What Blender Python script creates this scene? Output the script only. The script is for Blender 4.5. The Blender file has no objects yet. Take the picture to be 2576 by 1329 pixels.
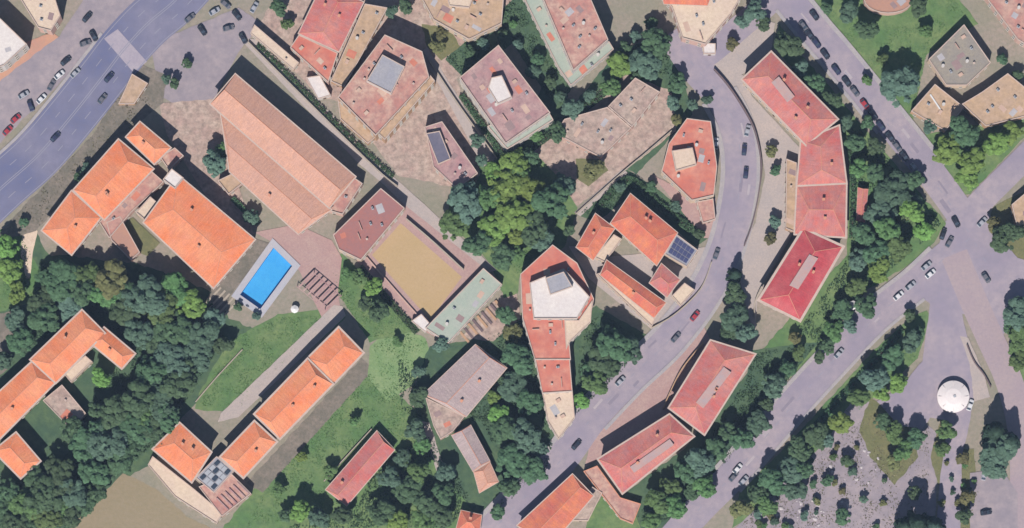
import bpy, bmesh, math, random
import numpy as np
from mathutils import Vector, noise
random.seed(7); rng = np.random.default_rng(7)
sc = bpy.context.scene; COL = sc.collection

# ---------------------------------------------------------------- camera, sky, sun, exposure
PW, PH = 2576.0, 1329.0           # pixel frame used when reading positions off the photograph
S = 0.145                         # metres of ground per pixel
D, OFF = 1500.0, 225.0            # the camera hangs high above a point south of the quarter
cam_d = bpy.data.cameras.new('camera'); cam = bpy.data.objects.new('camera', cam_d); COL.objects.link(cam)
cam.location = (0, -OFF, D); cam_d.sensor_width = 36; cam_d.sensor_fit = 'HORIZONTAL'
cam_d.lens = 36*D/(PW*S); cam_d.shift_y = OFF/(PW*S); cam_d.clip_end = 6000; cam_d.clip_start = 1
sc.camera = cam
ELEV = math.radians(47); SH = Vector((0.20, 1.0)).normalized()      # direction shadows fall on the ground
w = bpy.data.worlds.new('World'); sc.world = w; w.use_nodes = True
nt = w.node_tree; sky = nt.nodes.new('ShaderNodeTexSky'); sky.sky_type = 'NISHITA'; sky.sun_disc = False
sky.sun_elevation = ELEV; sky.sun_rotation = math.atan2(-SH.x, -SH.y); sky.air_density = 1.0; sky.dust_density = 0.4
bg = nt.nodes['Background']; bg.inputs[1].default_value = 0.05; nt.links.new(sky.outputs[0], bg.inputs[0])
sun_d = bpy.data.lights.new('sun', 'SUN'); sun_d.energy = 4.0; sun_d.angle = math.radians(0.55); sun_d.color = (1, .96, .91)
sun = bpy.data.objects.new('sun', sun_d); COL.objects.link(sun); sun.location = (0, -100, 300)
sun.rotation_euler = Vector((SH.x*math.cos(ELEV), SH.y*math.cos(ELEV), -math.sin(ELEV))).to_track_quat('-Z', 'Y').to_euler()
sc.view_settings.view_transform = 'Standard'; sc.view_settings.look = 'None'
sc.view_settings.exposure = 0.95; sc.view_settings.gamma = 1; sc.view_settings.use_curve_mapping = False

# ---------------------------------------------------------------- helpers
def W(px, py, z=0.0):
    g = Vector(((px-PW/2)*S, (PH/2-py)*S)); c = Vector((0, -OFF)); p = c+(g-c)*(D-z)/D
    return Vector((p.x, p.y, z))
def P(pts, z=0.0): return [W(x, y, z) for x, y in pts]
def lin(c):
    return tuple(((v/255)/12.92 if v/255 <= .04045 else ((v/255+.055)/1.055)**2.4) for v in c)
KLIT = 1.95
def base(c): return tuple(min(.85, v/KLIT) for v in lin(c))
MATS = {}
def N(t, k, **kw):
    n = t.nodes.new(k)
    for a, v in kw.items(): setattr(n, a, v)
    return n
def mat(name, cols, scale=.25, fine=1.6, rough=.9, bump=.25, uv=None, rand=0.0, spec=.2, weights=(.5, .35), metal=0):
    """two or three tones mixed by broad and fine noise; uv='roof' adds streaks running down the slope"""
    if name in MATS: return MATS[name]
    m = bpy.data.materials.new(name); m.use_nodes = True; t = m.node_tree; L = t.links.new
    b = t.nodes['Principled BSDF']; b.inputs['Roughness'].default_value = rough; b.inputs['Specular IOR Level'].default_value = spec
    b.inputs['Metallic'].default_value = metal
    tc = N(t, 'ShaderNodeTexCoord'); co = tc.outputs['Object']
    geo = N(t, 'ShaderNodeNewGeometry'); co = geo.outputs['Position']
    n1 = N(t, 'ShaderNodeTexNoise'); n1.inputs['Scale'].default_value = scale; n1.inputs['Detail'].default_value = 4; L(co, n1.inputs['Vector'])
    n2 = N(t, 'ShaderNodeTexNoise'); n2.inputs['Scale'].default_value = fine; n2.inputs['Detail'].default_value = 5; n2.inputs['Roughness'].default_value = .65; L(co, n2.inputs['Vector'])
    r1 = N(t, 'ShaderNodeMapRange'); r1.inputs[1].default_value = .35; r1.inputs[2].default_value = .65; L(n1.outputs[0], r1.inputs[0])
    r2 = N(t, 'ShaderNodeMapRange'); r2.inputs[1].default_value = .36; r2.inputs[2].default_value = .7; L(n2.outputs[0], r2.inputs[0])
    c = [tuple(base(k))+(1,) for k in cols]
    while len(c) < 3: c.append(c[-1])
    m1 = N(t, 'ShaderNodeMix', data_type='RGBA'); m1.inputs[6].default_value = c[0]; m1.inputs[7].default_value = c[1]; L(r1.outputs[0], m1.inputs[0])
    f2 = N(t, 'ShaderNodeMath', operation='MULTIPLY'); L(r2.outputs[0], f2.inputs[0]); f2.inputs[1].default_value = weights[0]+.2
    m2 = N(t, 'ShaderNodeMix', data_type='RGBA'); L(m1.outputs[2], m2.inputs[6]); m2.inputs[7].default_value = c[2]; L(f2.outputs[0], m2.inputs[0])
    out = m2.outputs[2]; hgt = n2.outputs[0]
    if uv == 'roof':
        mp = N(t, 'ShaderNodeMapping'); mp.inputs['Scale'].default_value = (1.6, .16, 1); L(tc.outputs['UV'], mp.inputs[0])
        n3 = N(t, 'ShaderNodeTexNoise'); n3.inputs['Scale'].default_value = 1; n3.inputs['Detail'].default_value = 3; L(mp.outputs[0], n3.inputs['Vector'])
        r3 = N(t, 'ShaderNodeMapRange'); r3.inputs[1].default_value = .3; r3.inputs[2].default_value = .7; r3.inputs[3].default_value = .9; r3.inputs[4].default_value = 1.1; L(n3.outputs[0], r3.inputs[0])
        wv = N(t, 'ShaderNodeTexBrick'); wv.inputs['Scale'].default_value = 1; wv.inputs['Brick Width'].default_value = .3; wv.inputs['Row Height'].default_value = .42; wv.inputs['Mortar Size'].default_value = .02
        wv.inputs['Color1'].default_value = (1.1, 1.1, 1.1, 1); wv.inputs['Color2'].default_value = (.9, .91, .92, 1); wv.inputs['Mortar'].default_value = (.75, .75, .75, 1); L(tc.outputs['UV'], wv.inputs['Vector'])
        h = N(t, 'ShaderNodeMix', data_type='RGBA', blend_type='MULTIPLY'); h.inputs[0].default_value = 1; L(out, h.inputs[6]); L(wv.outputs[0], h.inputs[7])
        h2 = N(t, 'ShaderNodeHueSaturation'); L(h.outputs[2], h2.inputs['Color']); L(r3.outputs[0], h2.inputs['Value']); out = h2.outputs[0]
    if rand:
        oi = N(t, 'ShaderNodeObjectInfo'); rr = N(t, 'ShaderNodeMapRange'); rr.inputs[3].default_value = 1-rand; rr.inputs[4].default_value = 1+rand; L(oi.outputs['Random'], rr.inputs[0])
        h2 = N(t, 'ShaderNodeHueSaturation'); L(out, h2.inputs['Color']); L(rr.outputs[0], h2.inputs['Value']); out = h2.outputs[0]
    L(out, b.inputs['Base Color'])
    if bump:
        bp = N(t, 'ShaderNodeBump'); bp.inputs['Strength'].default_value = bump; bp.inputs['Distance'].default_value = .3; L(hgt, bp.inputs['Height']); L(bp.outputs[0], b.inputs['Normal'])
    MATS[name] = m; return m
def leafmat(name, c, var=.35):
    m = bpy.data.materials.new(name); m.use_nodes = True; t = m.node_tree; L = t.links.new
    b = t.nodes['Principled BSDF']; out = t.nodes['Material Output']
    geo = N(t, 'ShaderNodeNewGeometry'); oi = N(t, 'ShaderNodeObjectInfo')
    no = N(t, 'ShaderNodeTexNoise'); no.inputs['Scale'].default_value = .5; no.inputs['Detail'].default_value = 3; L(geo.outputs['Position'], no.inputs['Vector'])
    a = N(t, 'ShaderNodeMath', operation='MULTIPLY_ADD'); L(geo.outputs['Random Per Island'], a.inputs[0]); a.inputs[1].default_value = var; a.inputs[2].default_value = 1-var*.5
    v1 = N(t, 'ShaderNodeMapRange'); v1.inputs[1].default_value = .3; v1.inputs[2].default_value = .7; v1.inputs[3].default_value = .76; v1.inputs[4].default_value = 1.28; L(no.outputs[0], v1.inputs[0])
    v2 = N(t, 'ShaderNodeMath', operation='MULTIPLY'); L(a.outputs[0], v2.inputs[0]); L(v1.outputs[0], v2.inputs[1])
    v3 = N(t, 'ShaderNodeMapRange'); v3.inputs[3].default_value = .8; v3.inputs[4].default_value = 1.2; L(oi.outputs['Random'], v3.inputs[0])
    v4 = N(t, 'ShaderNodeMath', operation='MULTIPLY'); L(v2.outputs[0], v4.inputs[0]); L(v3.outputs[0], v4.inputs[1])
    hh = N(t, 'ShaderNodeMapRange'); hh.inputs[3].default_value = .47; hh.inputs[4].default_value = .53; L(oi.outputs['Random'], hh.inputs[0])
    hs = N(t, 'ShaderNodeHueSaturation'); hs.inputs['Color'].default_value = base(c)+(1,); L(v4.outputs[0], hs.inputs['Value']); L(hh.outputs[0], hs.inputs['Hue'])
    L(hs.outputs[0], b.inputs['Base Color']); b.inputs['Roughness'].default_value = .75; b.inputs['Specular IOR Level'].default_value = .15
    tr = N(t, 'ShaderNodeBsdfTranslucent'); L(hs.outputs[0], tr.inputs[0]); mx = N(t, 'ShaderNodeMixShader'); mx.inputs[0].default_value = .4
    L(b.outputs[0], mx.inputs[1]); L(tr.outputs[0], mx.inputs[2]); L(mx.outputs[0], out.inputs[0])
    MATS[name] = m; return m
def plain(name, c, rough=.5, spec=.4, metal=0, raw=False):
    if name in MATS: return MATS[name]
    m = bpy.data.materials.new(name); m.use_nodes = True; b = m.node_tree.nodes['Principled BSDF']
    t = m.node_tree; no = N(t, 'ShaderNodeTexNoise'); no.inputs['Scale'].default_value = 2.2; no.inputs['Detail'].default_value = 4
    mx = N(t, 'ShaderNodeMix', data_type='RGBA'); k = c if raw else base(c)
    mx.inputs[6].default_value = tuple(v*.85 for v in k)+(1,); mx.inputs[7].default_value = tuple(min(1, v*1.12) for v in k)+(1,)
    t.links.new(no.outputs[0], mx.inputs[0]); t.links.new(mx.outputs[2], b.inputs['Base Color'])
    b.inputs['Roughness'].default_value = rough; b.inputs['Specular IOR Level'].default_value = spec; b.inputs['Metallic'].default_value = metal
    MATS[name] = m; return m

def mk(name, verts, faces, m, parent=None, uvs=None, mids=None):
    me = bpy.data.meshes.new(name); me.from_pydata([tuple(v) for v in verts], [], faces)
    for k in (m if isinstance(m, (list, tuple)) else [m]): me.materials.append(k)
    if mids: me.polygons.foreach_set('material_index', mids)
    if uvs:
        ul = me.uv_layers.new(name='UVMap'); i = 0
        for f in uvs:
            for u in f: ul.data[i].uv = u; i += 1
    me.update(); return link(name, me, parent)
def link(name, me, parent=None):
    o = bpy.data.objects.new(name, me); COL.objects.link(o)
    if parent: o.parent = parent
    return o
def empty(name, loc, label=None, cat=None, group=None):
    o = bpy.data.objects.new(name, None); COL.objects.link(o); o.location = loc; o.empty_display_size = .5
    if label: tag(o, label, cat, group)
    return o
def tag(o, label=None, cat=None, group=None, kind=None):
    if label: o['label'] = label
    if cat: o['category'] = cat
    if group: o['group'] = group
    if kind: o['kind'] = kind
    return o
def ccw(p):
    a = sum(p[i].x*p[(i+1) % len(p)].y-p[(i+1) % len(p)].x*p[i].y for i in range(len(p)))
    return list(p) if a > 0 else list(reversed(p))
def offset(p, d):
    """move every edge of a ccw polygon outwards by d"""
    n = len(p); out = []
    for i in range(n):
        a, b, c = p[i-1], p[i], p[(i+1) % n]
        e1 = (b-a).xy.normalized(); e2 = (c-b).xy.normalized()
        n1 = Vector((e1.y, -e1.x)); n2 = Vector((e2.y, -e2.x)); k = (n1+n2)
        k = k/max(.35, k.length_squared)*2*d if k.length > 1e-6 else n1*d
        out.append(Vector((b.x+k.x, b.y+k.y, b.z)))
    return out
def prism(poly, z0, z1):
    n = len(poly); v = [Vector((p.x, p.y, z0)) for p in poly]+[Vector((p.x, p.y, z1)) for p in poly]
    f = [list(range(n-1, -1, -1)), list(range(n, 2*n))]+[[i, (i+1) % n, n+(i+1) % n, n+i] for i in range(n)]
    return v, f
def ring(poly, a, b, z0, z1):
    """frame between the polygon offset by a (inner) and by b (outer)"""
    i_, o_ = offset(poly, a), offset(poly, b); n = len(poly); v = []
    for q, z in ((i_, z0), (o_, z0), (o_, z1), (i_, z1)): v += [Vector((p.x, p.y, z)) for p in q]
    f = []
    for i in range(n):
        j = (i+1) % n
        for r in range(4):
            s = (r+1) % 4; f.append([r*n+i, r*n+j, s*n+j, s*n+i])
    return v, f
def boxm(cx, cy, z0, sx, sy, sz, ang=0.0):
    ca, sa = math.cos(ang), math.sin(ang); v = []
    for z in (z0, z0+sz):
        for a, b in ((-1, -1), (1, -1), (1, 1), (-1, 1)):
            x, y = a*sx/2, b*sy/2; v.append(Vector((cx+x*ca-y*sa, cy+x*sa+y*ca, z)))
    return v, [[3, 2, 1, 0], [4, 5, 6, 7], [0, 1, 5, 4], [1, 2, 6, 5], [2, 3, 7, 6], [3, 0, 4, 7]]
def join(*vf):
    v, f = [], []
    for a, b in vf:
        k = len(v); v += a; f += [[i+k for i in q] for q in b]
    return v, f
def smooth(pts, n=8):
    p = [pts[0]]+list(pts)+[pts[-1]]; out = []
    for i in range(1, len(p)-2):
        a, b, c, d = (Vector(q) for q in p[i-1:i+3])
        for k in range(n):
            t = k/n; out.append(.5*((2*b)+(c-a)*t+(2*a-5*b+4*c-d)*t*t+(-a+3*b-3*c+d)*t*t*t))
    out.append(Vector(pts[-1])); return out
def local(o, v):  # vertices relative to the parent's location
    return v

# ---------------------------------------------------------------- materials
asph_hw = mat('asphalt_highway', [(116, 120, 156), (148, 144, 166), (128, 126, 150)], .05, .3, .85, .1)
asph = mat('asphalt_street', [(168, 156, 172), (190, 174, 180), (156, 148, 164)], .06, .35, .9, .1)
asph_lot = mat('asphalt_lot', [(166, 154, 162), (188, 172, 174), (148, 140, 150)], .09, .4, .9, .12)
pave = mat('paving_pale', [(196, 182, 176), (208, 190, 180), (178, 166, 164)], .15, 1.5, .9, .1)
pave_pink = mat('paving_pink', [(196, 160, 154), (204, 172, 162), (178, 144, 142)], .2, 1.3, .9, .12)
kerbm = mat('kerb_stone', [(186, 178, 182), (200, 190, 186), (166, 160, 164)], .3, 2, .9, .1)
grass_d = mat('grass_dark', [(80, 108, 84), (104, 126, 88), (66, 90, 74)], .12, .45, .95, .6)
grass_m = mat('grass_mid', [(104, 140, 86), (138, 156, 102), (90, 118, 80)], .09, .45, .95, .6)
grass_l = mat('grass_light', [(136, 166, 112), (158, 176, 126), (120, 150, 100)], .15, .8, .95, .5)
grass_o = mat('grass_olive', [(128, 128, 88), (144, 138, 98), (108, 112, 80)], .2, .9, .95, .5)
dirt = mat('earth_dry', [(182, 164, 152), (164, 156, 138), (140, 140, 120)], .08, .7, .95, .4)
tanf = mat('field_tan', [(166, 150, 122), (172, 154, 128), (154, 142, 112)], .05, .7, .95, .3)
sandm = mat('sand_court', [(206, 176, 132), (212, 180, 140), (196, 166, 122)], .08, 1.2, .95, .12)
verge = mat('verge', [(160, 146, 134), (132, 126, 114), (110, 106, 96)], .18, .8, .95, .4)
dirt_o = mat('earth_orange', [(222, 166, 134), (212, 158, 140), (196, 160, 140)], .1, .8, .95, .2)
def roofm(n, a, b, c): return mat(n, [a, b, c], .16, .9, .85, .25, uv='roof')
R_OR = mat('tile_orange', [(255, 142, 92), (255, 168, 122), (240, 154, 126)], .13, .4, .85, .25, uv='roof', weights=(.45, 0))
R_RED = mat('tile_red', [(220, 112, 106), (230, 146, 130), (192, 140, 142)], .14, .45, .85, .25, uv='roof', weights=(.55, 0))
R_CRIM = mat('tile_crimson', [(208, 78, 86), (222, 118, 118), (186, 84, 92)], .14, .45, .85, .25, uv='roof', weights=(.5, 0))
R_PINK = roofm('tile_pink', (226, 172, 150), (234, 176, 148), (214, 168, 152))
R_BRICK = mat('tile_brick', [(228, 118, 98), (248, 150, 104), (206, 126, 116)], .16, .5, .85, .25, uv='roof', weights=(.55, 0))
R_GREY = roofm('sheet_grey_pink', (196, 172, 170), (204, 184, 178), (176, 156, 158))
F_TAN = mat('flat_tan', [(220, 184, 150), (214, 182, 158), (176, 150, 124)], .2, .6, .9, .3, weights=(.6, 0))
F_CREAM = mat('flat_cream', [(246, 222, 196), (238, 212, 192), (214, 188, 166)], .2, 1.1, .9, .2)
F_WHITE = mat('flat_white', [(252, 242, 234), (242, 232, 228), (226, 212, 208)], .2, 1.1, .85, .15)
F_GREY = mat('flat_grey', [(176, 174, 184), (190, 186, 190), (160, 158, 166)], .25, 1.2, .9, .2)
F_GREEN = mat('flat_greygreen', [(184, 194, 178), (196, 198, 184), (168, 180, 168)], .25, 1.0, .9, .2)
F_PINK = mat('flat_pink', [(212, 148, 136), (226, 188, 168), (176, 132, 126)], .22, .55, .9, .3, weights=(.7, 0))
F_ROSE = mat('flat_rose', [(196, 150, 150), (220, 188, 178), (156, 118, 124)], .25, .5, .9, .35, weights=(.7, 0))
F_RED = mat('flat_red', [(226, 128, 108), (232, 162, 140), (202, 122, 112)], .16, .5, .9, .2, weights=(.6, 0))
F_MAROON = mat('flat_maroon', [(194, 124, 112), (178, 126, 122), (166, 124, 124)], .09, .8, .9, .2)
F_RUBBLE = mat('flat_rubble', [(206, 174, 162), (218, 194, 178), (150, 132, 122)], .2, .5, .95, .6, weights=(.7, 0))
F_GRAVEL = mat('flat_gravel', [(168, 158, 148), (180, 168, 150), (146, 140, 138)], .3, 1.2, .95, .5)
PLATE = mat('ridge_plate_zinc', [(204, 176, 170), (190, 172, 174), (212, 160, 150)], .3, .7, .9, .2)
PATCH = [mat('roof_patch_%d' % i, c_, .4, .9, .95, .2) for i, c_ in enumerate(([(228, 196, 176), (214, 180, 162)], [(176, 150, 146), (164, 138, 138)], [(232, 150, 124), (214, 132, 112)], [(206, 200, 200), (190, 184, 188)]))]
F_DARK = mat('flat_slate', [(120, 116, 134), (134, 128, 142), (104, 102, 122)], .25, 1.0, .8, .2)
WALL = [mat('render_cream', [(232, 208, 182), (226, 200, 176), (208, 182, 160)], .3, 2, .9, .05),
        mat('render_pink', [(224, 186, 170), (216, 178, 164), (200, 164, 152)], .3, 2, .9, .05),
        mat('render_white', [(230, 222, 214), (222, 214, 208), (206, 198, 194)], .3, 2, .9, .05),
        mat('render_tan', [(210, 172, 138), (204, 164, 132), (186, 150, 122)], .3, 2, .9, .05)]
TRIM = mat('eave_trim', [(226, 202, 186), (216, 190, 176), (200, 176, 166)], .4, 2, .8, .05)
CAPM = mat('ridge_tile', [(238, 170, 138), (230, 160, 130), (214, 150, 126)], .4, 2, .85, .1)
STONEW = mat('wall_stone', [(206, 190, 172), (190, 176, 160), (172, 160, 148)], .4, 1.5, .95, .2)
DARKW = mat('wall_dark_stone', [(138, 116, 116), (128, 110, 112), (112, 98, 100)], .4, 1.5, .95, .2)
METAL = plain('metal_grey', (188, 190, 196), .45, .5)
WHITEP = plain('white_paint', (244, 240, 238), .6, .3)
GLASS = plain('window_glass', (.03, .04, .055), .08, .6, raw=True)
FRAME = plain('window_frame', (206, 196, 184), .6, .3)
DUCT = plain('duct_grey', (110, 110, 116), .6, .3)
DOORM = plain('door_wood', (110, 78, 60), .6, .3)
SOLAR = plain('solar_cell', (86, 90, 128), .18, .6)
BARK = mat('bark', [(112, 98, 86), (98, 84, 74), (80, 70, 64)], 1, 4, .95, .3)
LEAF = {'D': leafmat('leaf_dark', (106, 136, 100)), 'B': leafmat('leaf_bluegreen', (116, 146, 124)), 'G': leafmat('leaf_mid', (122, 154, 98)),
        'L': leafmat('leaf_light', (146, 180, 98)), 'O': leafmat('leaf_olive', (146, 146, 98)), 'C': leafmat('leaf_conifer', (76, 102, 88))}
HEDGE = leafmat('leaf_hedge', (102, 136, 98))
GRASSB = leafmat('grass_blade', (118, 152, 94), .5)
BUSHB = leafmat('undergrowth_leaf', (92, 118, 86), .5)

# ---------------------------------------------------------------- ground and roads
POOL = [(688, 624), (735, 670), (655, 778), (604, 742)]
LVL = [0]
def sheet(name, pts, m, jit=0.0, hole=None, closed=True, z=None, kind='structure', world=False):
    LVL[0] += 1; z = .004*LVL[0] if z is None else z
    p = ccw(pts if world else P(pts)); q = []
    for i, a in enumerate(p):
        b = p[(i+1) % len(p)]; n = max(1, int((b-a).length/1.6)) if jit else 1
        for k in range(n):
            c = a.lerp(b, k/n)
            if jit:
                v = noise.noise_vector(c*.35)*jit+noise.noise_vector(c*1.3)*jit*.4; c = Vector((c.x+v.x, c.y+v.y, 0))
            q.append(c)
    bm = bmesh.new(); ed = []
    for loop in [q]+([hole] if hole else []):
        vs = [bm.verts.new((c.x, c.y, z)) for c in loop]; ed += [bm.edges.new((vs[i], vs[(i+1) % len(vs)])) for i in range(len(vs))]
    bmesh.ops.triangle_fill(bm, edges=ed, use_beauty=True); bmesh.ops.recalc_face_normals(bm, faces=bm.faces)
    if bm.faces and sum(f.normal.z for f in bm.faces) < 0: bmesh.ops.reverse_faces(bm, faces=bm.faces)
    me = bpy.data.meshes.new(name); bm.to_mesh(me); bm.free(); me.materials.append(m)
    o = link(name, me); o['kind'] = kind; o['z'] = z; return o
def ribbon_pts(pts, wl, wr):
    c = smooth([(W(x, y).x, W(x, y).y) for x, y in pts]); L_, R_ = [], []
    for i, p in enumerate(c):
        t = (c[min(i+1, len(c)-1)]-c[max(i-1, 0)]).normalized(); n = Vector((-t.y, t.x))
        L_.append(Vector((p.x+n.x*wl, p.y+n.y*wl, 0))); R_.append(Vector((p.x-n.x*wr, p.y-n.y*wr, 0)))
    return L_, R_
def road(name, pts, wid, m, wr=None):
    l, r = ribbon_pts(pts, wid/2, wid/2); return sheet(name, l+r[::-1], m, world=True)
def strip(name, pts, a, b, z0, z1, m, parent=None):
    """solid strip between offsets a and b (to the left of the path), used for pavements, kerbs and garden walls"""
    l, r = ribbon_pts(pts, b, -a); v, f = prism(ccw(l+r[::-1]), z0, z1)
    n = len(l); v = []; f = []
    for q, z in ((l, z0), (l, z1), (r, z1), (r, z0)): v += [Vector((p.x, p.y, z)) for p in q]
    for i in range(n-1):
        for k in range(4): f.append([k*n+i, ((k+1) % 4)*n+i, ((k+1) % 4)*n+i+1, k*n+i+1])
    f += [[0, n, 2*n, 3*n], [n-1, 4*n-1, 3*n-1, 2*n-1]]
    o = mk(name, v, f, m, parent); return o

pool_w = ccw(P(POOL)); big = [Vector((x, y, 0)) for x, y in ((-900, -900), (900, -900), (900, 900), (-900, 900))]
sheet('ground', big, dirt, hole=list(reversed(pool_w)), world=True)
# lawns and open ground, then paving, then roads: each sheet lies a few millimetres above the last
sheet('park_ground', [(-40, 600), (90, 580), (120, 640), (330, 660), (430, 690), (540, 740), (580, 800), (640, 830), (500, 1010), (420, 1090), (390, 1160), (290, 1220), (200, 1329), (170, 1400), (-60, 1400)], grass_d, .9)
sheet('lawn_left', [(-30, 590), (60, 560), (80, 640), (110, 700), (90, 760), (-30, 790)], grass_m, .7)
sheet('pale_path', [(58, 560), (95, 580), (82, 640), (76, 700), (66, 700), (52, 640)], F_CREAM, .3)
sheet('dirt_patch', [(-20, 790), (55, 780), (40, 850), (20, 930), (-20, 960)], verge, .6)
sheet('tan_field', [(310, 1190), (400, 1235), (470, 1300), (560, 1345), (540, 1400), (150, 1400), (185, 1320), (230, 1270)], tanf, .6)
sheet('lawn_strip', [(575, 860), (700, 790), (850, 775), (870, 800), (600, 1040), (490, 1030), (500, 990)], grass_m, .5)
sheet('lawn_lower', [(640, 1230), (930, 930), (1010, 1000), (1130, 1100), (1200, 1250), (1180, 1400), (560, 1400), (560, 1330)], grass_m, .7)
sheet('brown_verge', [(620, 1215), (910, 900), (940, 930), (660, 1240)], verge, .5)
sheet('grass_pale', [(930, 870), (1000, 820), (1070, 850), (1085, 900), (1030, 975), (975, 1010), (925, 950)], grass_l, .5)
sheet('garden_center', [(1130, 470), (1220, 380), (1330, 380), (1450, 440), (1450, 540), (1420, 620), (1310, 690), (1290, 800), (1230, 660), (1130, 560)], grass_m, .8)
sheet('garden_court_side', [(820, 650), (860, 640), (1060, 830), (930, 860), (880, 780), (830, 720)], grass_m, .6)
sheet('garden_south', [(1080, 870), (1180, 860), (1320, 780), (1350, 930), (1400, 1110), (1390, 1180), (1300, 1260), (1200, 1300), (1060, 1120), (1040, 980)], grass_d, .6)
sheet('garden_triangle', [(1440, 800), (1500, 770), (1640, 850), (1560, 960), (1440, 1070)], grass_d, .5)
sheet('garden_terrace', [(1380, 180), (1440, 270), (1560, 120), (1700, 90), (1740, 290), (1600, 440), (1440, 330), (1370, 400), (1290, 400)], grass_d, .6)
sheet('garden_wedge', [(1575, 425), (1660, 480), (1790, 595), (1750, 620), (1590, 490), (1500, 560), (1450, 540)], grass_d, .3)
sheet('garden_rough', [(1340, 380), (1560, 180), (1690, 230), (1700, 330), (1560, 440), (1450, 520), (1400, 440)], F_RUBBLE, .5)
sheet('olive_patch', [(1450, 400), (1510, 400), (1530, 430), (1480, 470), (1450, 450)], grass_o, .4)
sheet('yards', [(640, 80), (700, -20), (1300, -20), (1150, 200), (1210, 440), (1180, 480), (1000, 440), (860, 260), (800, 240)], F_RUBBLE, .5)
sheet('olive_yard', [(1060, 60), (1130, 70), (1160, 120), (1110, 150), (1075, 120)], grass_o, .5)
sheet('garden_east', [(1960, 60), (2010, 130), (2130, 270), (2300, 470), (2380, 560), (2330, 640), (2180, 730), (2060, 880), (1940, 1000), (1900, 900), (2130, 640), (2140, 420), (2100, 300), (1950, 120)], grass_m, .6)
sheet('garden_road_side', [(1890, 880), (2060, 860), (1900, 1060), (1820, 1180), (1690, 1340), (1640, 1400), (1570, 1310), (1560, 1250), (1720, 1130), (1880, 940)], grass_d, .6)
sheet('lawn_north_east', [(2030, -20), (2400, -20), (2460, 60), (2330, 140), (2290, 330), (2230, 250), (2130, 110)], grass_m, .7)
sheet('lawn_corner', [(2320, 340), (2590, 290), (2590, 330), (2440, 490), (2420, 490)], grass_m, .5)
sheet('garden_east_edge', [(2480, 570), (2500, 520), (2600, 470), (2600, 660), (2560, 650)], grass_o, .5)
sheet('shrub_bank', [(2540, 830), (2600, 760), (2600, 1010), (2560, 950)], grass_m, .5)
sheet('traffic_island', [(2330, 780), (2340, 800), (2310, 900), (2200, 1000), (2140, 1060), (2090, 1130), (1900, 1300), (1840, 1329), (1860, 1240), (1980, 1120), (2200, 880), (2290, 800)], grass_m, .5)
sheet('square', [(2140, 1010), (2240, 1010), (2360, 1090), (2350, 1400), (1780, 1400), (1900, 1280), (2080, 1110)], asph_lot, .4)
sheet('scrub_south_east', [(2190, 1000), (2290, 1070), (2310, 1150), (2250, 1220), (2190, 1150), (2160, 1080)], grass_o, .6)
sheet('median', [(2370, 1040), (2410, 1050), (2400, 1180), (2370, 1250), (2340, 1150)], grass_o, .4)
sheet('roadside_strip', [(2420, 1130), (2450, 1130), (2470, 1400), (2405, 1400)], grass_o, .4)
sheet('forecourt', [(380, 110), (600, 20), (660, 60), (600, 130), (540, 250), (500, 300), (400, 240)], asph_lot, .3)
sheet('service_yard', [(400, 260), (540, 250), (640, 390), (600, 470), (640, 590), (560, 560), (420, 340)], F_RUBBLE, .4)
sheet('verge', [(-30, 620), (60, 520), (150, 430), (240, 330), (300, 230), (350, 160), (420, 190), (410, 260), (300, 350), (180, 480), (90, 580)], verge, .5)
sheet('orange_ground', [(-30, 170), (60, 110), (130, 80), (170, 110), (60, 230), (-30, 290)], dirt_o, .5)
sheet('parking_ground', [(-60, 250), (150, 90), (230, -30), (420, -30), (250, 110), (120, 240), (-60, 420)], asph_lot, .5)
sheet('pool_terrace', [(560, 800), (640, 590), (745, 560), (830, 600), (850, 740), (860, 790), (800, 800), (740, 690), (660, 795)], pave_pink, .1, hole=None)
bpy.data.objects.remove(bpy.data.objects['pool_terrace']); LVL[0] -= 1
sheet('pool_terrace', [(640, 585), (745, 565), (835, 605), (860, 650), (850, 740), (860, 790), (810, 800), (752, 680), (690, 612)], pave_pink, .1)
sheet('pool_side_paving', [(640, 600), (680, 612), (578, 745), (560, 800), (515, 760), (536, 725)], verge, .3)
sheet('court_lane', [(600, 95), (650, 100), (985, 440), (1250, 680), (1220, 690), (1000, 500), (960, 460), (900, 410)], pave, .15)
sheet('court_apron', [(836, 590), (960, 470), (1225, 680), (1265, 715), (1130, 866), (1060, 830)], pave_pink, .1)
sheet('court_steps_ground', [(1160, 850), (1240, 760), (1300, 740), (1310, 800), (1240, 860)], F_RUBBLE, .3)
sheet('sand_court', [(1008, 562), (1162, 697), (1082, 806), (936, 642)], sandm)
sheet('villa_lane', [(1060, 130), (1075, 120), (1250, 400), (1215, 420)], pave, .2)
sheet('villa_apron', [(1500, 650), (1450, 620), (1430, 620), (1480, 700), (1640, 830), (1760, 740), (1790, 620)], pave, .15)
sheet('lane_west_path', [(1565, 425), (1580, 435), (1460, 545), (1445, 535)], pave, .15)
sheet('terrace_path', [(1780, 170), (1870, 190), (1890, 240), (2010, 370), (2000, 580), (1905, 750), (1900, 860), (1850, 660), (1900, 560), (1925, 440), (1910, 350), (1860, 250)], pave, .2)
sheet('plaza_paving', [(1700, 90), (1790, 120), (1880, 30), (1950, 60), (1940, 130), (1865, 190), (1800, 180), (1740, 180)], pave, .3)
sheet('bend_yard', [(1640, 440), (1700, 470), (1800, 500), (1805, 600), (1770, 600)], pave_pink, .3)
sheet('convent_path', [(548, 1062), (556, 1040), (840, 768), (862, 770), (870, 795), (600, 1050)], pave, .2)
sheet('block_yards', [(1290, 0), (1320, 0), (1440, 220), (1400, 280), (1290, 110), (1160, 190), (1120, 150)], grass_d, .4)
sheet('bottom_yard', [(1520, 1240), (1600, 1300), (1640, 1400), (1460, 1400), (1480, 1300)], grass_m, .4)
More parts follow.
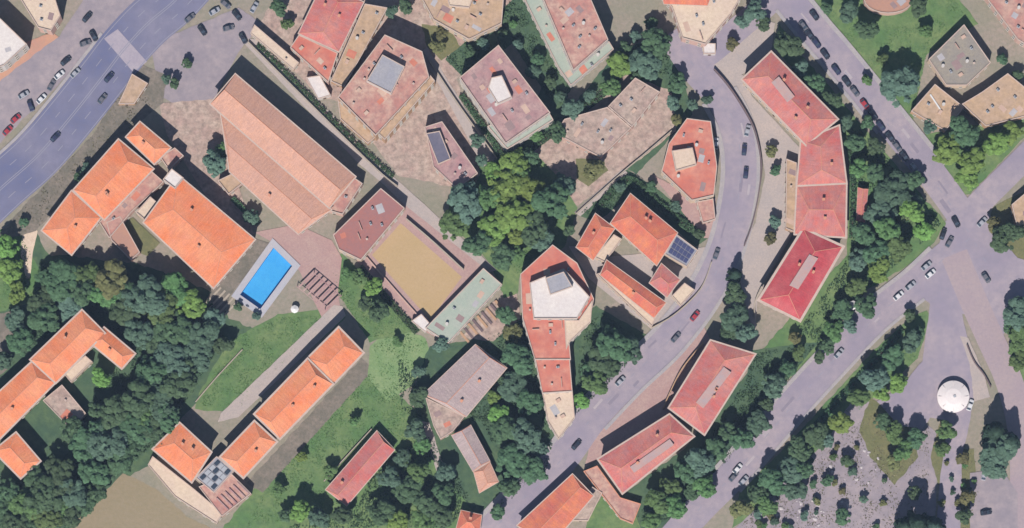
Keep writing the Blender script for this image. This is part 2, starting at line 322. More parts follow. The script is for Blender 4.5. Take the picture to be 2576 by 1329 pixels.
sheet('street_verge', [(1786, 852), (1690, 1020), (1690, 1040), (1510, 1150), (1470, 1180), (1500, 1050), (1600, 960), (1700, 870), (1760, 800)], pave_pink, .3)
sheet('garden_path', [(1062, 1060), (1080, 1064), (1122, 1190), (1102, 1200)], pave, .3)
HW = [(-120, 590), (0, 475), (95, 390), (185, 285), (260, 190), (310, 125), (370, 60), (440, 0), (520, -90)]
road('highway', HW, 18.5, asph_hw)
ST = [(1690, 80), (1745, 165), (1810, 240), (1850, 320), (1864, 420), (1852, 530), (1822, 640), (1765, 750), (1680, 860), (1585, 950), (1490, 1050), (1410, 1160), (1300, 1270), (1180, 1400)]
road('curved_street', ST, 11.5, asph)
road('link_lane', [(1740, 160), (1790, 130), (1860, 70), (1930, 10), (1960, -30)], 9, asph)
DG = [(1950, -50), (1985, 0), (2050, 80), (2110, 150), (2240, 310), (2345, 440), (2430, 560), (2500, 680)]
road('diagonal_street', DG, 10.8, asph)
road('east_street', [(2400, 580), (2470, 505), (2540, 435), (2620, 355)], 9, asph)
BD = [(2440, 600), (2370, 655), (2300, 720), (2200, 800), (2090, 915), (1990, 1025), (1900, 1130), (1830, 1210), (1760, 1280), (1680, 1370)]
road('park_street', BD, 11, asph)
sheet('junction', [(2380, 560), (2440, 510), (2490, 540), (2500, 580), (2560, 650), (2600, 660), (2600, 760), (2545, 800), (2520, 850), (2480, 800), (2420, 790), (2345, 770), (2310, 740), (2350, 650)], asph, .2)
road('south_avenue', [(2400, 640), (2450, 760), (2490, 850), (2535, 950), (2565, 1060), (2575, 1200), (2560, 1420)], 10, mat('asphalt_rosy', [(184, 164, 170), (192, 172, 172), (172, 156, 164)], .08, 1, .9, .1))
sheet('bottom_forecourt', [(2440, 1190), (2520, 1180), (2560, 1240), (2560, 1400), (2440, 1400)], asph_lot, .3)
sheet('slip_road', [(2340, 760), (2420, 790), (2440, 880), (2455, 960), (2440, 1060), (2420, 1150), (2415, 1400), (2350, 1400), (2365, 1200), (2385, 1060), (2340, 1050), (2320, 1080), (2260, 1070), (2205, 1010), (2260, 980), (2320, 910)], asph, .25)
sheet('pale_verge', [(2415, 845), (2435, 850), (2475, 940), (2490, 1000), (2450, 1010), (2440, 920)], pave, .3)
sheet('crossing', [(262, 98), (296, 74), (370, 156), (335, 182)], mat('paint_worn', [(184, 172, 184), (194, 182, 190), (172, 162, 176)], .2, 1.2, .9, .05))
TARN = mat('tar_patch', [(156, 146, 162), (148, 140, 156), (164, 152, 164)], .3, .8, .9, .1); TARL = mat('pale_patch', [(194, 182, 188), (200, 188, 190), (184, 172, 180)], .3, .8, .9, .1)
_p = random.Random(12)
for pts, n_, hw in ((ST[2:12], 9, 3.5), (DG[1:7], 7, 3.0), (BD[1:8], 7, 3.2)):
    c_ = smooth([(W(x, y).x, W(x, y).y) for x, y in pts])
    for k in range(n_):
        i = _p.randrange(2, len(c_)-3); t_ = (c_[i+1]-c_[i]).normalized(); nn_ = Vector((-t_.y, t_.x)); o_ = c_[i]+nn_*_p.uniform(-hw, hw); l_, w_ = _p.uniform(2, 7), _p.uniform(.5, 1.6)
        sheet('road_patch', [Vector((*(o_+t_*a*l_+nn_*b*w_), 0)) for a, b in ((-.5, -.5), (.5, -.5), (.5, .5), (-.5, .5))], TARN if k % 3 else TARL, .12, world=True); LVL[0] -= 1
LVL[0] += 1
for x, y, rx, ry in ():
    sheet('road_patch', [(x+rx*math.cos(k*math.tau/14), y+ry*math.sin(k*math.tau/14)) for k in range(14)], asph_lot, .8); LVL[0] -= 1
LVL[0] += 1
# painted lines
PAINT = plain('road_paint', (164, 162, 178), .8, .2)
def dashes(name, pts, off, n0, n1, L=3.0, gap=5.0, wd=.22, par=None):
    l, r = ribbon_pts(pts, off, -off+wd); out = []; acc = 0.0; z = .004*LVL[0]+.006; v = []; f = []
    for i in range(len(l)-1):
        d = (l[i+1]-l[i]).length; k = 0
        while k < d:
            if (acc+k) % (L+gap) < L:
                e = min(d, k+1.0); q = [l[i].lerp(l[i+1], k/d), l[i].lerp(l[i+1], e/d), r[i].lerp(r[i+1], e/d), r[i].lerp(r[i+1], k/d)]
                b = len(v); v += [Vector((p.x, p.y, z)) for p in q]; f.append([b+3, b+2, b+1, b])
            k += 1.0
        acc += d
    o = mk(name, v, f, PAINT); o['kind'] = 'structure'; return o
for off, L, g in ((4.2, 3, 5), (-4.4, 3, 5), (.3, 400, 0), (-.4, 400, 0), (8.4, 400, 0), (-8.6, 400, 0)):
    dashes('lane_marking', HW, off, 0, 0, L, g, .28)
dashes('lane_marking', ST, .1, 0, 0, 2, 4, .2); dashes('lane_marking', DG, -1.0, 0, 0, 2, 4, .2); dashes('lane_marking', BD, .1, 0, 0, 2, 4, .2)
z = .004*LVL[0]+.006
def pavement(name, pts, a, b):
    o = strip(name, pts, a, b, 0, .004*LVL[0]+.13, kerbm); o['kind'] = 'structure'; return o
pavement('pavement_west', ST[2:], -7.4, -5.75); pavement('pavement_east', ST[2:11], 5.75, 7.0)
pavement('pavement_diagonal', DG[1:6], 5.4, 7.0); pavement('pavement_diagonal_west', DG[1:5], -6.6, -5.4)
pavement('pavement_park', BD[1:8], -7.0, -5.5); pavement('pavement_park_south', BD[2:8], 5.5, 6.6)
pavement('median_kerb', HW[1:6], 9.3, 10.4)

# ---------------------------------------------------------------- buildings
WIN = None
def winmesh():
    v, f = boxm(0, 0, 0, 1.2, .12, 1.4); a = (v, f); g = boxm(0, -.05, .1, 1.0, .06, 1.2); s = boxm(0, -.12, -.12, 1.4, .3, .1)
    vv, ff = join(a, g, s); me = bpy.data.meshes.new('window'); me.from_pydata([tuple(p) for p in vv], [], ff)
    for m in (FRAME, GLASS): me.materials.append(m)
    me.polygons.foreach_set('material_index', [0]*6+[1]*6+[0]*6); return me
def doormesh():
    vv, ff = join(boxm(0, 0, 0, 1.3, .12, 2.3), boxm(0, -.05, .02, 1.0, .08, 2.1)); me = bpy.data.meshes.new('door'); me.from_pydata([tuple(p) for p in vv], [], ff)
    for m in (FRAME, DOORM): me.materials.append(m)
    me.polygons.foreach_set('material_index', [0]*6+[1]*6); return me
WIN, DOOR = winmesh(), doormesh()
CAMXY = Vector((0, -OFF))
def openings(root, poly, h, zb=0.0, door=True, skip=()):
    done = False
    for i in range(len(poly)):
        a, b = poly[i].xy, poly[(i+1) % len(poly)].xy; e = b-a; ln = e.length
        if ln < 3.2 or i in skip: continue
        e = e/ln; n = Vector((e.y, -e.x)); mid = (a+b)/2
        if n.dot((CAMXY-mid).normalized()) < .25: continue
        cnt = min(12, max(1, int(ln/3.4))); ang = math.atan2(e.y, e.x); st = max(1, int(round((h-zb)/3.1)))
        for s in range(st):
            for k in range(cnt):
                p = a+e*(ln*(k+.5)/cnt)+n*.04
                if door and not done and s == 0 and k == cnt//2 and zb < .1:
                    o = link('door', DOOR, root); o.location = Vector((p.x, p.y, .02))-root.location; o.rotation_euler.z = ang; done = True; continue
                zz = zb+1.0+s*(h-zb)/st
                if zz+1.5 > h: continue
                o = link('window', WIN, root); o.location = Vector((p.x, p.y, zz))-root.location; o.rotation_euler.z = ang
def part(root, name, vf, m, parent=None, **kw):
    v, f = vf; o = mk(name, [q-root.location for q in v], f, m, parent or root, **kw); return o
def pitched(root, poly, h, rise, hip, rm, wm, eave=.45, trim=.0, zb=0.0, chim=1, cap=True, axis=None, wins=True, door=True):
    p = ccw(poly); assert len(p) == 4
    wp = offset(p, -eave); part(root, 'wall', prism(wp, zb, h), wm)
    l01 = (p[1]-p[0]).length+(p[3]-p[2]).length; l12 = (p[2]-p[1]).length+(p[0]-p[3]).length
    if (l12 > l01) != (axis == 'short'): p = p[1:]+p[:1]
    m1, m0 = (p[1]+p[2])/2, (p[3]+p[0])/2; wd = ((p[1]-p[2]).length+(p[3]-p[0]).length)/4; ax = (m1-m0).normalized()
    ins = min(wd*hip, (m1-m0).length*.48); r1, r0 = m1-ax*ins, m0+ax*ins
    up = Vector((0, 0, 1)); r1 = Vector((r1.x, r1.y, h+rise)); r0 = Vector((r0.x, r0.y, h+rise)); t = Vector((0, 0, .16))
    p = [Vector((q.x, q.y, h)) for q in p]; v = p+[r0, r1]+[q-t for q in p]
    f = [[0, 1, 5, 4], [2, 3, 4, 5], [1, 2, 5], [3, 0, 4], [9, 8, 7, 6]]+[[i, 6+i, 6+(i+1) % 4, (i+1) % 4] for i in range(4)]
    uvs = []
    for q in f:
        a, b = v[q[0]], v[q[1]]; e = (b-a).normalized(); nn = (b-a).cross(v[q[2]]-a); vv = nn.cross(b-a).normalized() if nn.length > 1e-6 else up
        uvs.append([((v[i]-a).dot(e)+a.x, (v[i]-a).dot(vv)+a.y*.37) for i in q])
    mids = [0, 0, 0, 0, 1]+[2]*4
    if hip < .05: mids[2] = mids[3] = 1
    o = part(root, 'roof', (v, f), [rm, wm, TRIM], uvs=uvs, mids=mids)
    def bar(a, b, w_=.28, hh=.1):
        e = (b-a).normalized(); sd = Vector((-e.y, e.x, 0)).normalized()*w_/2; u = Vector((0, 0, hh)); lo = Vector((0, 0, -.08))
        v_ = [a-sd+lo, a+sd+lo, a+sd*.5+u, a-sd*.5+u, b-sd+lo, b+sd+lo, b+sd*.5+u, b-sd*.5+u]
        return v_, [[0, 1, 2, 3], [7, 6, 5, 4], [0, 4, 5, 1], [1, 5, 6, 2], [2, 6, 7, 3], [3, 7, 4, 0]]
    if cap:
        part(root, 'ridge_cap', bar(r0, r1), CAPM, o)
        if hip > .05:
            for a, b in ((p[0], r0), (p[3], r0), (p[1], r1), (p[2], r1)): part(root, 'hip_cap', bar(a, b, .24, .07), CAPM, o)
    if trim: part(root, 'gutter', ring(p, -.02, trim, h-.22, h-.03), TRIM)
    for k in range(chim):
        s = random.uniform(.15, .85); q = r0.lerp(r1, s); sd = Vector((-ax.y, ax.x))*random.choice((-1, 1))*wd*random.uniform(.25, .5)
        ang = math.atan2(ax.y, ax.x); zz = h+rise*.35
        c = part(root, 'chimney', boxm(q.x+sd.x, q.y+sd.y, zz, .8, .65, rise*.65+.7, ang), WALL[3], o)
        part(root, 'chimney_cap', boxm(q.x+sd.x, q.y+sd.y, zz+rise*.65+.7, 1.05, .9, .14, ang), CAPM, c)
    if wins: openings(root, wp, h-.2, zb, door)
    return o
def flat(root, poly, h, fm, wm, par=.45, pw=.28, zb=0.0, clutter=0, pm=None, wins=True, door=True):
    p = ccw(poly); part(root, 'wall', prism(p, zb, h-.1), wm)
    o = part(root, 'roof_slab', prism(offset(p, -.05), h-.098, h+.02), fm)
    if par: part(root, 'parapet', ring(p, -pw, .04, h-.15, h+par), pm or TRIM)
    if clutter:
        c = sum((q for q in p), Vector())/len(p); e = (p[1]-p[0]); ang = math.atan2(e.y, e.x)
        def inside(q, mrg=0.0):
            r_ = False; pp = offset(p, -mrg)
            for a, b in zip(pp, pp[1:]+pp[:1]):
                if (a.y > q.y) != (b.y > q.y) and q.x < (b.x-a.x)*(q.y-a.y)/(b.y-a.y)+a.x: r_ = not r_
            return r_
        xs = [q.x for q in p]; ys = [q.y for q in p]; area = (max(xs)-min(xs))*(max(ys)-min(ys)); used = []
        for k in range(int(clutter*1.3+area/90)):
            for tr_ in range(12):
                q = Vector((random.uniform(min(xs), max(xs)), random.uniform(min(ys), max(ys)), 0))
                if inside(q, 2.4) and all((q-u).length > 2.6 for u in used): break
            else: continue
            used.append(q); kind = random.choice(('air_conditioner', 'roof_vent', 'roof_hatch', 'air_conditioner', 'water_tank', 'roof_patch', 'roof_patch', 'roof_patch', 'low_wall'))
            if kind == 'air_conditioner':
                a = part(root, kind, boxm(q.x, q.y, h+.02, 1.1, .7, .8, ang), METAL, o); part(root, 'fan_cover', boxm(q.x, q.y, h+.82, .5, .5, .05, ang), DUCT, a)
            elif kind == 'roof_vent':
                a = part(root, kind, boxm(q.x, q.y, h+.02, .5, .5, .8, ang), WALL[2], o); part(root, 'vent_cap', boxm(q.x, q.y, h+.82, .7, .7, .1, ang), TRIM, a)
            elif kind == 'roof_hatch': part(root, kind, boxm(q.x, q.y, h+.02, 1.2, 1.6, .5, ang), PATCH[0], o)
            elif kind == 'water_tank':
                part(root, kind, prism([Vector((q.x+.6*math.cos(t*math.tau/12), q.y+.6*math.sin(t*math.tau/12), 0)) for t in range(12)], h+.02, h+1.2), WALL[2], o)
            elif kind == 'low_wall': part(root, kind, boxm(q.x, q.y, h+.02, random.uniform(2, 4), .25, .7, ang+random.choice((0, math.pi/2))), WALL[1], o)
            else:
                sx, sy = random.uniform(1.6, 4.0), random.uniform(1.4, 3.0)
                part(root, kind, boxm(q.x, q.y, h+.015, sx, sy, .02+.004*(k % 5), ang), random.choice(PATCH), o)
    if wins: openings(root, p, h-.1, zb, door)
    return o
def house(name, label, at, cat='building', group=None):
    r = empty(name, W(*at), label, cat, group); return r

def plate(root, a, b_, wd, z):
    a, b_ = W(a[0], a[1], z), W(b_[0], b_[1], z); part(root, 'ridge_plate', boxm((a.x+b_.x)/2, (a.y+b_.y)/2, z-.6, (b_-a).length, wd, .62, math.atan2(b_.y-a.y, b_.x-a.x)), PLATE)
# orange complex on the left
b = house('institute_building', 'long orange tiled wing in three stepped lengths beside the highway', (240, 470))
pitched(b, P([(352, 308), (428, 372), (388, 412), (318, 345)], 8.6), 8.6, 1.3, .9, R_OR, WALL[1], trim=.5, chim=1)
pitched(b, P([(298, 352), (385, 425), (262, 552), (186, 478)], 9.4), 9.4, 1.7, .5, R_OR, WALL[1], trim=.5, chim=2)
pitched(b, P([(180, 482), (252, 548), (180, 640), (106, 580)], 8.2), 8.2, 1.5, .9, R_OR, WALL[1], trim=.5, chim=1)
b = house('linking_corridor', 'pale pink flat roofed corridor between the two orange roofed blocks', (330, 530))
flat(b, P([(378, 428), (412, 458), (330, 535), (275, 600), (250, 560), (300, 505)], 4.2), 4.2, F_PINK, WALL[1], clutter=2)
flat(b, P([(402, 395), (440, 372), (462, 392), (425, 428)], 4.6), 4.6, F_PINK, WALL[1], clutter=1)
flat(b, P([(268, 560), (302, 545), (352, 635), (330, 655), (280, 605)], 3.9), 3.9, R_PINK, WALL[1], clutter=0)
b = house('main_hall', 'biggest bright orange roof, a square block up against the blue pool', (490, 590))
pitched(b, P([(448, 442), (640, 603), (537, 724), (362, 560)], 8.8), 8.8, 1.1, .55, R_OR, WALL[1], trim=.5, chim=2, cap=True)
flat(b, P([(432, 425), (462, 448), (440, 475), (410, 452)], 10.6), 10.6, F_WHITE, WALL[2], clutter=0, wins=False)
flat(b, P([(378, 495), (398, 512), (362, 552), (342, 535)], 6.2), 6.2, F_CREAM, WALL[0], clutter=0, wins=False)
sheet('courtyard_lawn', [(318, 555), (335, 548), (402, 612), (372, 645), (335, 630), (302, 588)], grass_o, .15)
# long hall
b = house('long_hall', 'long salmon gabled hall throwing the widest dark shadow on the lane', (700, 390))
pitched(b, P([(592, 188), (893, 445), (828, 522), (530, 262)], 9.2), 9.2, 1.9, .12, R_PINK, WALL[1], trim=.5, chim=0)
pitched(b, P([(556, 288), (832, 528), (750, 588), (578, 432)], 7.4), 7.4, .9, .15, R_PINK, WALL[1], trim=.4, chim=1)
flat(b, P([(880, 440), (912, 462), (862, 540), (818, 528)], 5.2), 5.2, F_PINK, WALL[1], clutter=3)
flat(b, P([(548, 455), (610, 425), (632, 445), (575, 490)], 3.4), 3.4, F_TAN, WALL[1], clutter=0)
# sports court
b = house('changing_block', 'flat maroon roofed block at the upper end of the sand court', (930, 570))
flat(b, P([(958, 474), (1018, 524), (908, 655), (852, 628), (838, 592)], 5.4), 5.4, F_MAROON, WALL[0], par=.3, clutter=3)
b = house('court_canopy', 'grey green flat canopy across the lower end of the sand court', (1165, 770))
flat(b, P([(1216, 675), (1263, 716), (1128, 864), (1070, 826)], 3.6), 3.6, F_GREEN, WALL[2], par=.25, clutter=3)
flat(b, P([(1035, 808), (1060, 790), (1085, 818), (1070, 836)], 3.0), 3.0, F_WHITE, WALL[2], par=.15)
# left bottom
b = house('residence', 'orange tiled residence with short wings cut by the left photo edge', (150, 950))
pitched(b, P([(206, 782), (262, 838), (140, 962), (78, 905)], 8.8), 8.8, 1.5, .6, R_OR, WALL[0], trim=.6, chim=1)
pitched(b, P([(262, 826), (338, 890), (306, 926), (228, 862)], 8.2), 8.2, 1.2, .7, R_OR, WALL[0], trim=.6, chim=1)
pitched(b, P([(80, 912), (138, 962), (-10, 1112), (-80, 1060)], 8.3), 8.3, 1.5, .5, R_OR, WALL[0], trim=.6, chim=1)
pitched(b, P([(2, 1082), (40, 1090), (100, 1160), (52, 1202), (2, 1170)][1:3]+[(52, 1202), (-15, 1135)], 7.2), 7.2, 1.1, .6, R_OR, WALL[0], trim=.6, chim=0)
flat(b, P([(160, 940), (215, 895), (232, 910), (178, 962)], 4.0), 4.0, F_CREAM, WALL[0], par=.3)
b = house('grey_annex', 'dusty grey pink flat annex beside the orange residence at left', (150, 1020))
flat(b, P([(108, 1008), (156, 968), (216, 1040), (180, 1082)], 4.6), 4.6, F_RUBBLE, WALL[0], par=.3, clutter=1)
b = house('convent_wing', 'very long narrow orange roof running diagonally above the lower lawn', (730, 1010))
pitched(b, P([(852, 826), (912, 888), (838, 965), (776, 902)], 8.6), 8.6, 1.3, .5, R_OR, WALL[1], trim=.7, chim=0)
pitched(b, P([(774, 905), (836, 966), (704, 1102), (642, 1042)], 9.0), 9.0, 1.4, .3, R_OR, WALL[1], trim=.7, chim=2)
pitched(b, P([(640, 1062), (694, 1112), (612, 1200), (556, 1150)], 8.4), 8.4, 1.3, .5, R_OR, WALL[1], trim=.7, chim=1)
b = house('convent_block', 'short orange roof with pale terrace above the tan field', (460, 1150))
pitched(b, P([(452, 1066), (530, 1138), (482, 1212), (386, 1130)], 8.4), 8.4, 1.3, .6, R_OR, WALL[1], trim=.6, chim=2)
flat(b, P([(384, 1148), (490, 1232), (560, 1292), (545, 1318), (440, 1250), (372, 1170)], 3.2), 3.2, F_CREAM, WALL[0], par=.3)
flat(b, P([(500, 1225), (580, 1190), (632, 1242), (558, 1300)], 4.2), 4.2, F_PINK, WALL[1], par=.3)
g = house('glass_atrium', 'grey glazed rooflight set between the two orange convent roofs', (540, 1190), 'rooflight')
flat(g, P([(545, 1148), (588, 1185), (538, 1240), (492, 1202)], 6.2), 6.2, F_GREY, WALL[2], par=.25, wins=False)
gp = [W(548, 1155, 6.5), W(582, 1185, 6.5), W(538, 1234, 6.5), W(500, 1202, 6.5)]
for i in range(4):
    for k in range(4):
        q = [gp[0].lerp(gp[1], a).lerp(gp[3].lerp(gp[2], a), c) for a, c in ((i/4+.02, k/4+.02), (i/4+.23, k/4+.02), (i/4+.23, k/4+.23), (i/4+.02, k/4+.23))]
        part(g, 'pane', prism(ccw(q), 6.24, 6.5+.05*((i*3+k) % 3)), METAL if (i+k*2) % 3 else GLASS)
for i in range(6):
    a = Vector((560, 1268)).lerp(Vector((612, 1228)), i/5); c = W(a.x, a.y, 4.3)
    part(b, 'terrace_slat', boxm(c.x, c.y, 4.23, .5, 6.0, .5, math.radians(45)), F_ROSE)
# centre bottom
b = house('red_shed', 'small red pink roof alone on the lower lawn', (905, 1180), 'house')
pitched(b, P([(948, 1085), (992, 1132), (872, 1272), (820, 1232)], 4.2), 4.2, 1.2, .2, R_RED, WALL[1], trim=.3, chim=1)
b = house('grey_workshop', 'grey pink sheet roofed workshop below the sand court canopy', (1160, 970))
pitched(b, P([(1196, 868), (1274, 926), (1172, 1048), (1066, 992)], 5.2), 5.2, 1.2, .1, R_GREY, WALL[1], trim=.3, chim=2)
flat(b, P([(1070, 1000), (1168, 1048), (1140, 1085), (1108, 1105), (1090, 1070)], 4.2), 4.2, F_RUBBLE, WALL[1], par=.25, clutter=2)
b = house('narrow_store', 'narrow grey pink roof ending in a reddish end below the workshop', (1195, 1150))
pitched(b, P([(1184, 1070), (1232, 1160), (1190, 1186), (1136, 1095)], 4.0), 4.0, .9, .1, R_GREY, WALL[1], trim=.2, chim=0)
pitched(b, P([(1232, 1163), (1254, 1212), (1206, 1240), (1192, 1188)], 3.6), 3.6, .8, .4, R_PINK, WALL[1], trim=.2, chim=0, axis=None)
b = house('cottage', 'tiny orange hipped roof at the bottom edge left of the curved street', (1180, 1310), 'house')
pitched(b, P([(1160, 1284), (1212, 1296), (1205, 1345), (1146, 1336)], 3.8), 3.8, 1.6, .9, R_BRICK, WALL[0], trim=.2, chim=1)
# white topped apartment house
b = house('apartment_house', 'red roofed house with a big white penthouse and grey top, tapering to a point', (1390, 850))
flat(b, P([(1390, 616), (1452, 662), (1494, 752), (1484, 806), (1432, 862), (1436, 905), (1345, 905), (1314, 800), (1309, 690)], 8.6), 8.6, F_RED, WALL[2], par=.4, clutter=4, pm=TRIM)
flat(b, P([(1332, 712), (1418, 676), (1484, 748), (1452, 802), (1342, 802)], 11.6), 11.6, F_WHITE, WALL[2], zb=8.6, par=.4, door=False)
flat(b, P([(1372, 700), (1418, 684), (1440, 722), (1384, 742)], 13.6), 13.6, F_GREY, WALL[2], zb=11.6, par=.2, wins=False)
flat(b, P([(1345, 900), (1432, 890), (1440, 985), (1364, 990)], 7.4), 7.4, F_RED, WALL[2], par=.35, clutter=2)
flat(b, P([(1364, 988), (1440, 983), (1446, 1052), (1405, 1106), (1378, 1062)], 5.4), 5.4, F_CREAM, WALL[2], par=.35, clutter=3)
flat(b, P([(1420, 806), (1456, 806), (1490, 756), (1486, 812), (1434, 860), (1424, 880)], 9.0), 9.0, F_CREAM, WALL[2], zb=8.5, par=.3, wins=False)
# villa with courtyard
b = house('courtyard_villa', 'orange red villa of several roofs around a small dark courtyard', (1600, 660))
pitched(b, P([(1586, 488), (1704, 586), (1652, 668), (1536, 562)], 7.6), 7.6, 1.5, .7, R_BRICK, WALL[0], trim=.3, chim=2)
pitched(b, P([(1498, 538), (1546, 575), (1492, 655), (1450, 622)], 6.4), 6.4, 1.2, .6, R_BRICK, WALL[0], trim=.3, chim=1)
pitched(b, P([(1526, 655), (1568, 662), (1690, 752), (1648, 798), (1520, 690)][0:1]+[(1675, 762), (1645, 800), (1510, 692)], 6.0), 6.0, 1.1, .5, R_BRICK, WALL[0], trim=.3, chim=1)
pitched(b, P([(1664, 664), (1710, 704), (1678, 748), (1634, 712)], 6.6), 6.6, 1.0, .6, R_RED, WALL[0], trim=.3, chim=0)
flat(b, P([(1700, 588), (1756, 630), (1728, 672), (1672, 640)], 5.0), 5.0, F_GREY, WALL[0], par=.3)
flat(b, P([(1500, 690), (1520, 684), (1652, 796), (1640, 822)], 3.2), 3.2, F_CREAM, WALL[0], par=.3)
flat(b, P([(1496, 648), (1544, 590), (1564, 602), (1522, 660)], 3.6), 3.6, F_CREAM, WALL[0], par=.3)
flat(b, P([(1690, 745), (1722, 712), (1748, 730), (1712, 770)], 3.0), 3.0, F_CREAM, WALL[0], par=.3)
sp = [W(1702, 596, 5.5), W(1748, 630, 5.5), W(1726, 664, 5.5), W(1680, 636, 5.5)]
sl = [o for o in b.children if o.name.startswith('roof_slab')][0]
for i in range(5):
    for k in range(3):
        q = [sp[0].lerp(sp[1], a).lerp(sp[3].lerp(sp[2], a), c) for a, c in ((i/5+.01, k/3+.02), (i/5+.19, k/3+.02), (i/5+.19, k/3+.3), (i/5+.01, k/3+.3))]
        part(b, 'solar_panel', prism(ccw(q), 5.2, 5.3), SOLAR, sl)
# pink house inside the bend
b = house('bend_house', 'rosy flat topped house with a cream roof terrace inside the street bend', (1735, 400), 'house')
flat(b, P([(1728, 298), (1788, 306), (1804, 420), (1796, 492), (1740, 505), (1664, 432), (1682, 362)], 6.4), 6.4, F_RED, WALL[0], par=.4, clutter=4)
flat(b, P([(1690, 380), (1742, 372), (1752, 415), (1700, 430)], 8.6), 8.6, F_CREAM, WALL[0], zb=6.4, par=.3, door=False)
flat(b, P([(1752, 508), (1794, 500), (1800, 552), (1768, 562)], 3.0), 3.0, F_PINK, WALL[1], par=.3)
# red roofs east
b = house('terrace_block', 'red hipped roof, uppermost of the chain beside the diagonal street', (1990, 245))
pitched(b, P([(1940, 132), (2106, 300), (2028, 364), (1868, 200)], 9.6), 9.6, 1.9, .8, R_RED, WALL[0], trim=.6, chim=3)
plate(b, (1950, 200), (1990, 250), 3.4, 11.6)
b = house('terrace_block', 'rosy red roof, middle one of the chain of three east of the bend', (2065, 465))
pitched(b, P([(2016, 356), (2112, 322), (2130, 412), (2128, 470), (2010, 470)][0:1]+[(2110, 318), (2128, 460), (2006, 466)], 9.2), 9.2, 1.4, .6, R_RED, WALL[0], trim=.6, chim=1)
pitched(b, P([(2006, 470), (2128, 464), (2126, 596), (2000, 588)], 9.0), 9.0, 1.5, .5, R_RED, WALL[0], trim=.6, chim=2, axis='short')
flat(b, P([(1978, 400), (2004, 410), (2000, 585), (1976, 575)], 4.0), 4.0, F_TAN, WALL[3], par=.4, clutter=2)
b = house('crimson_block', 'deep crimson hipped roof with a grey ridge plate, lowest of the eastern chain', (2010, 690))
pitched(b, P([(2022, 578), (2118, 622), (2012, 804), (1912, 754)], 9.2), 9.2, 2.0, .75, R_CRIM, WALL[0], trim=.9, chim=2)
c = [W(2036, 640, 11.3), W(2058, 650, 11.3), W(2008, 728, 11.3), W(1986, 718, 11.3)]
part(b, 'ridge_plate', prism(ccw(c), 10.6, 11.35), PLATE)
b = house('terrace_block', 'red hipped roof with greyish middle beside the dark street trees', (1795, 970))
pitched(b, P([(1788, 858), (1898, 892), (1772, 1092), (1684, 1026)], 8.8), 8.8, 1.8, .7, R_RED, WALL[0], trim=.6, chim=3)
plate(b, (1830, 930), (1760, 1020), 3.4, 10.7)
b = house('red_street_block', 'red hipped roof with a deep shadow falling on the curved street', (1620, 1145))
pitched(b, P([(1684, 1044), (1744, 1098), (1566, 1240), (1506, 1156)], 9.0), 9.0, 1.7, .7, R_RED, WALL[0], trim=.6, chim=2)
plate(b, (1590, 1182), (1690, 1112), 2.6, 10.8)
b = house('orange_terrace', 'low orange flat terrace between the red block and the bottom edge', (1540, 1240), 'terrace')
flat(b, P([(1468, 1186), (1502, 1172), (1560, 1252), (1612, 1268), (1592, 1318), (1560, 1305)], 3.0), 3.0, F_PINK, WALL[1], par=.35, clutter=2, pm=CAPM)
b = house('orange_house', 'smooth orange roof cut by the bottom edge beside the curved street', (1390, 1300), 'house')
pitched(b, P([(1440, 1194), (1492, 1248), (1378, 1380), (1302, 1322)], 5.6), 5.6, 1.0, .2, R_BRICK, WALL[0], trim=.4, chim=0)
flat(b, P([(1490, 1225), (1515, 1240), (1480, 1310), (1440, 1310)], 3.2), 3.2, F_RUBBLE, WALL[0], par=.25, clutter=2)
# top row
b = house('scarlet_villa', 'villa with a scarlet roof and yellowish patch at the top left centre', (820, 90), 'house')
pitched(b, P([(812, -40), (914, 6), (852, 130), (752, 84)], 7.8), 7.8, 1.2, .5, R_RED, WALL[1], trim=.4, chim=2)
flat(b, P([(752, 88), (850, 134), (826, 208), (730, 120)], 6.0), 6.0, F_RED, WALL[1], par=.35, clutter=4)
flat(b, P([(918, 10), (975, 20), (866, 220), (832, 205)], 4.0), 4.0, F_TAN, WALL[3], par=.35, clutter=3)
b = house('flat_block_grey_top', 'pink flat block crowned by a large pale grey roof box', (965, 220))
flat(b, P([(968, 88), (1062, 130), (1080, 196), (945, 342), (850, 246)], 10.6), 10.6, F_PINK, WALL[3], par=.5, clutter=5)
flat(b, P([(962, 138), (1018, 168), (984, 236), (922, 204)], 13.0), 13.0, F_GREY, WALL[2], zb=10.6, par=.3, wins=False)
flat(b, P([(1066, 170), (1094, 204), (968, 352), (945, 330)], 8.0), 8.0, F_TAN, WALL[3], par=.3, clutter=1)
flat(b, P([(850, 252), (945, 345), (925, 362), (856, 300)], 4.0), 4.0, F_TAN, WALL[3], par=.3, clutter=3)
b = house('block_white_top', 'rosy flat block with a bright white box in the middle of its roof', (1260, 240))
flat(b, P([(1254, 114), (1384, 284), (1272, 362), (1156, 196)], 11.0), 11.0, F_ROSE, WALL[2], par=.5, clutter=7)
flat(b, P([(1236, 196), (1262, 190), (1288, 246), (1252, 262), (1228, 222)], 13.4), 13.4, F_WHITE, WALL[2], zb=11.0, par=.3, wins=False)
flat(b, P([(1268, 300), (1384, 288), (1392, 302), (1276, 376), (1226, 318)], 7.0), 7.0, F_GREEN, WALL[2], par=.35, clutter=2)
b = house('green_edged_block', 'pink red block with pale green lower terraces at the top edge', (1430, 90))
flat(b, P([(1345, -50), (1470, -40), (1530, 100), (1442, 178)], 11.0), 11.0, F_PINK, WALL[2], par=.5, clutter=6)
flat(b, P([(1300, -40), (1348, -40), (1444, 180), (1532, 104), (1544, 124), (1436, 216), (1404, 170)], 5.0), 5.0, F_GREEN, WALL[2], par=.35, clutter=3)
b = house('rubble_roof_house', 'rough dusty pink flat roof amid gardens above the olive patch', (1530, 310), 'house')
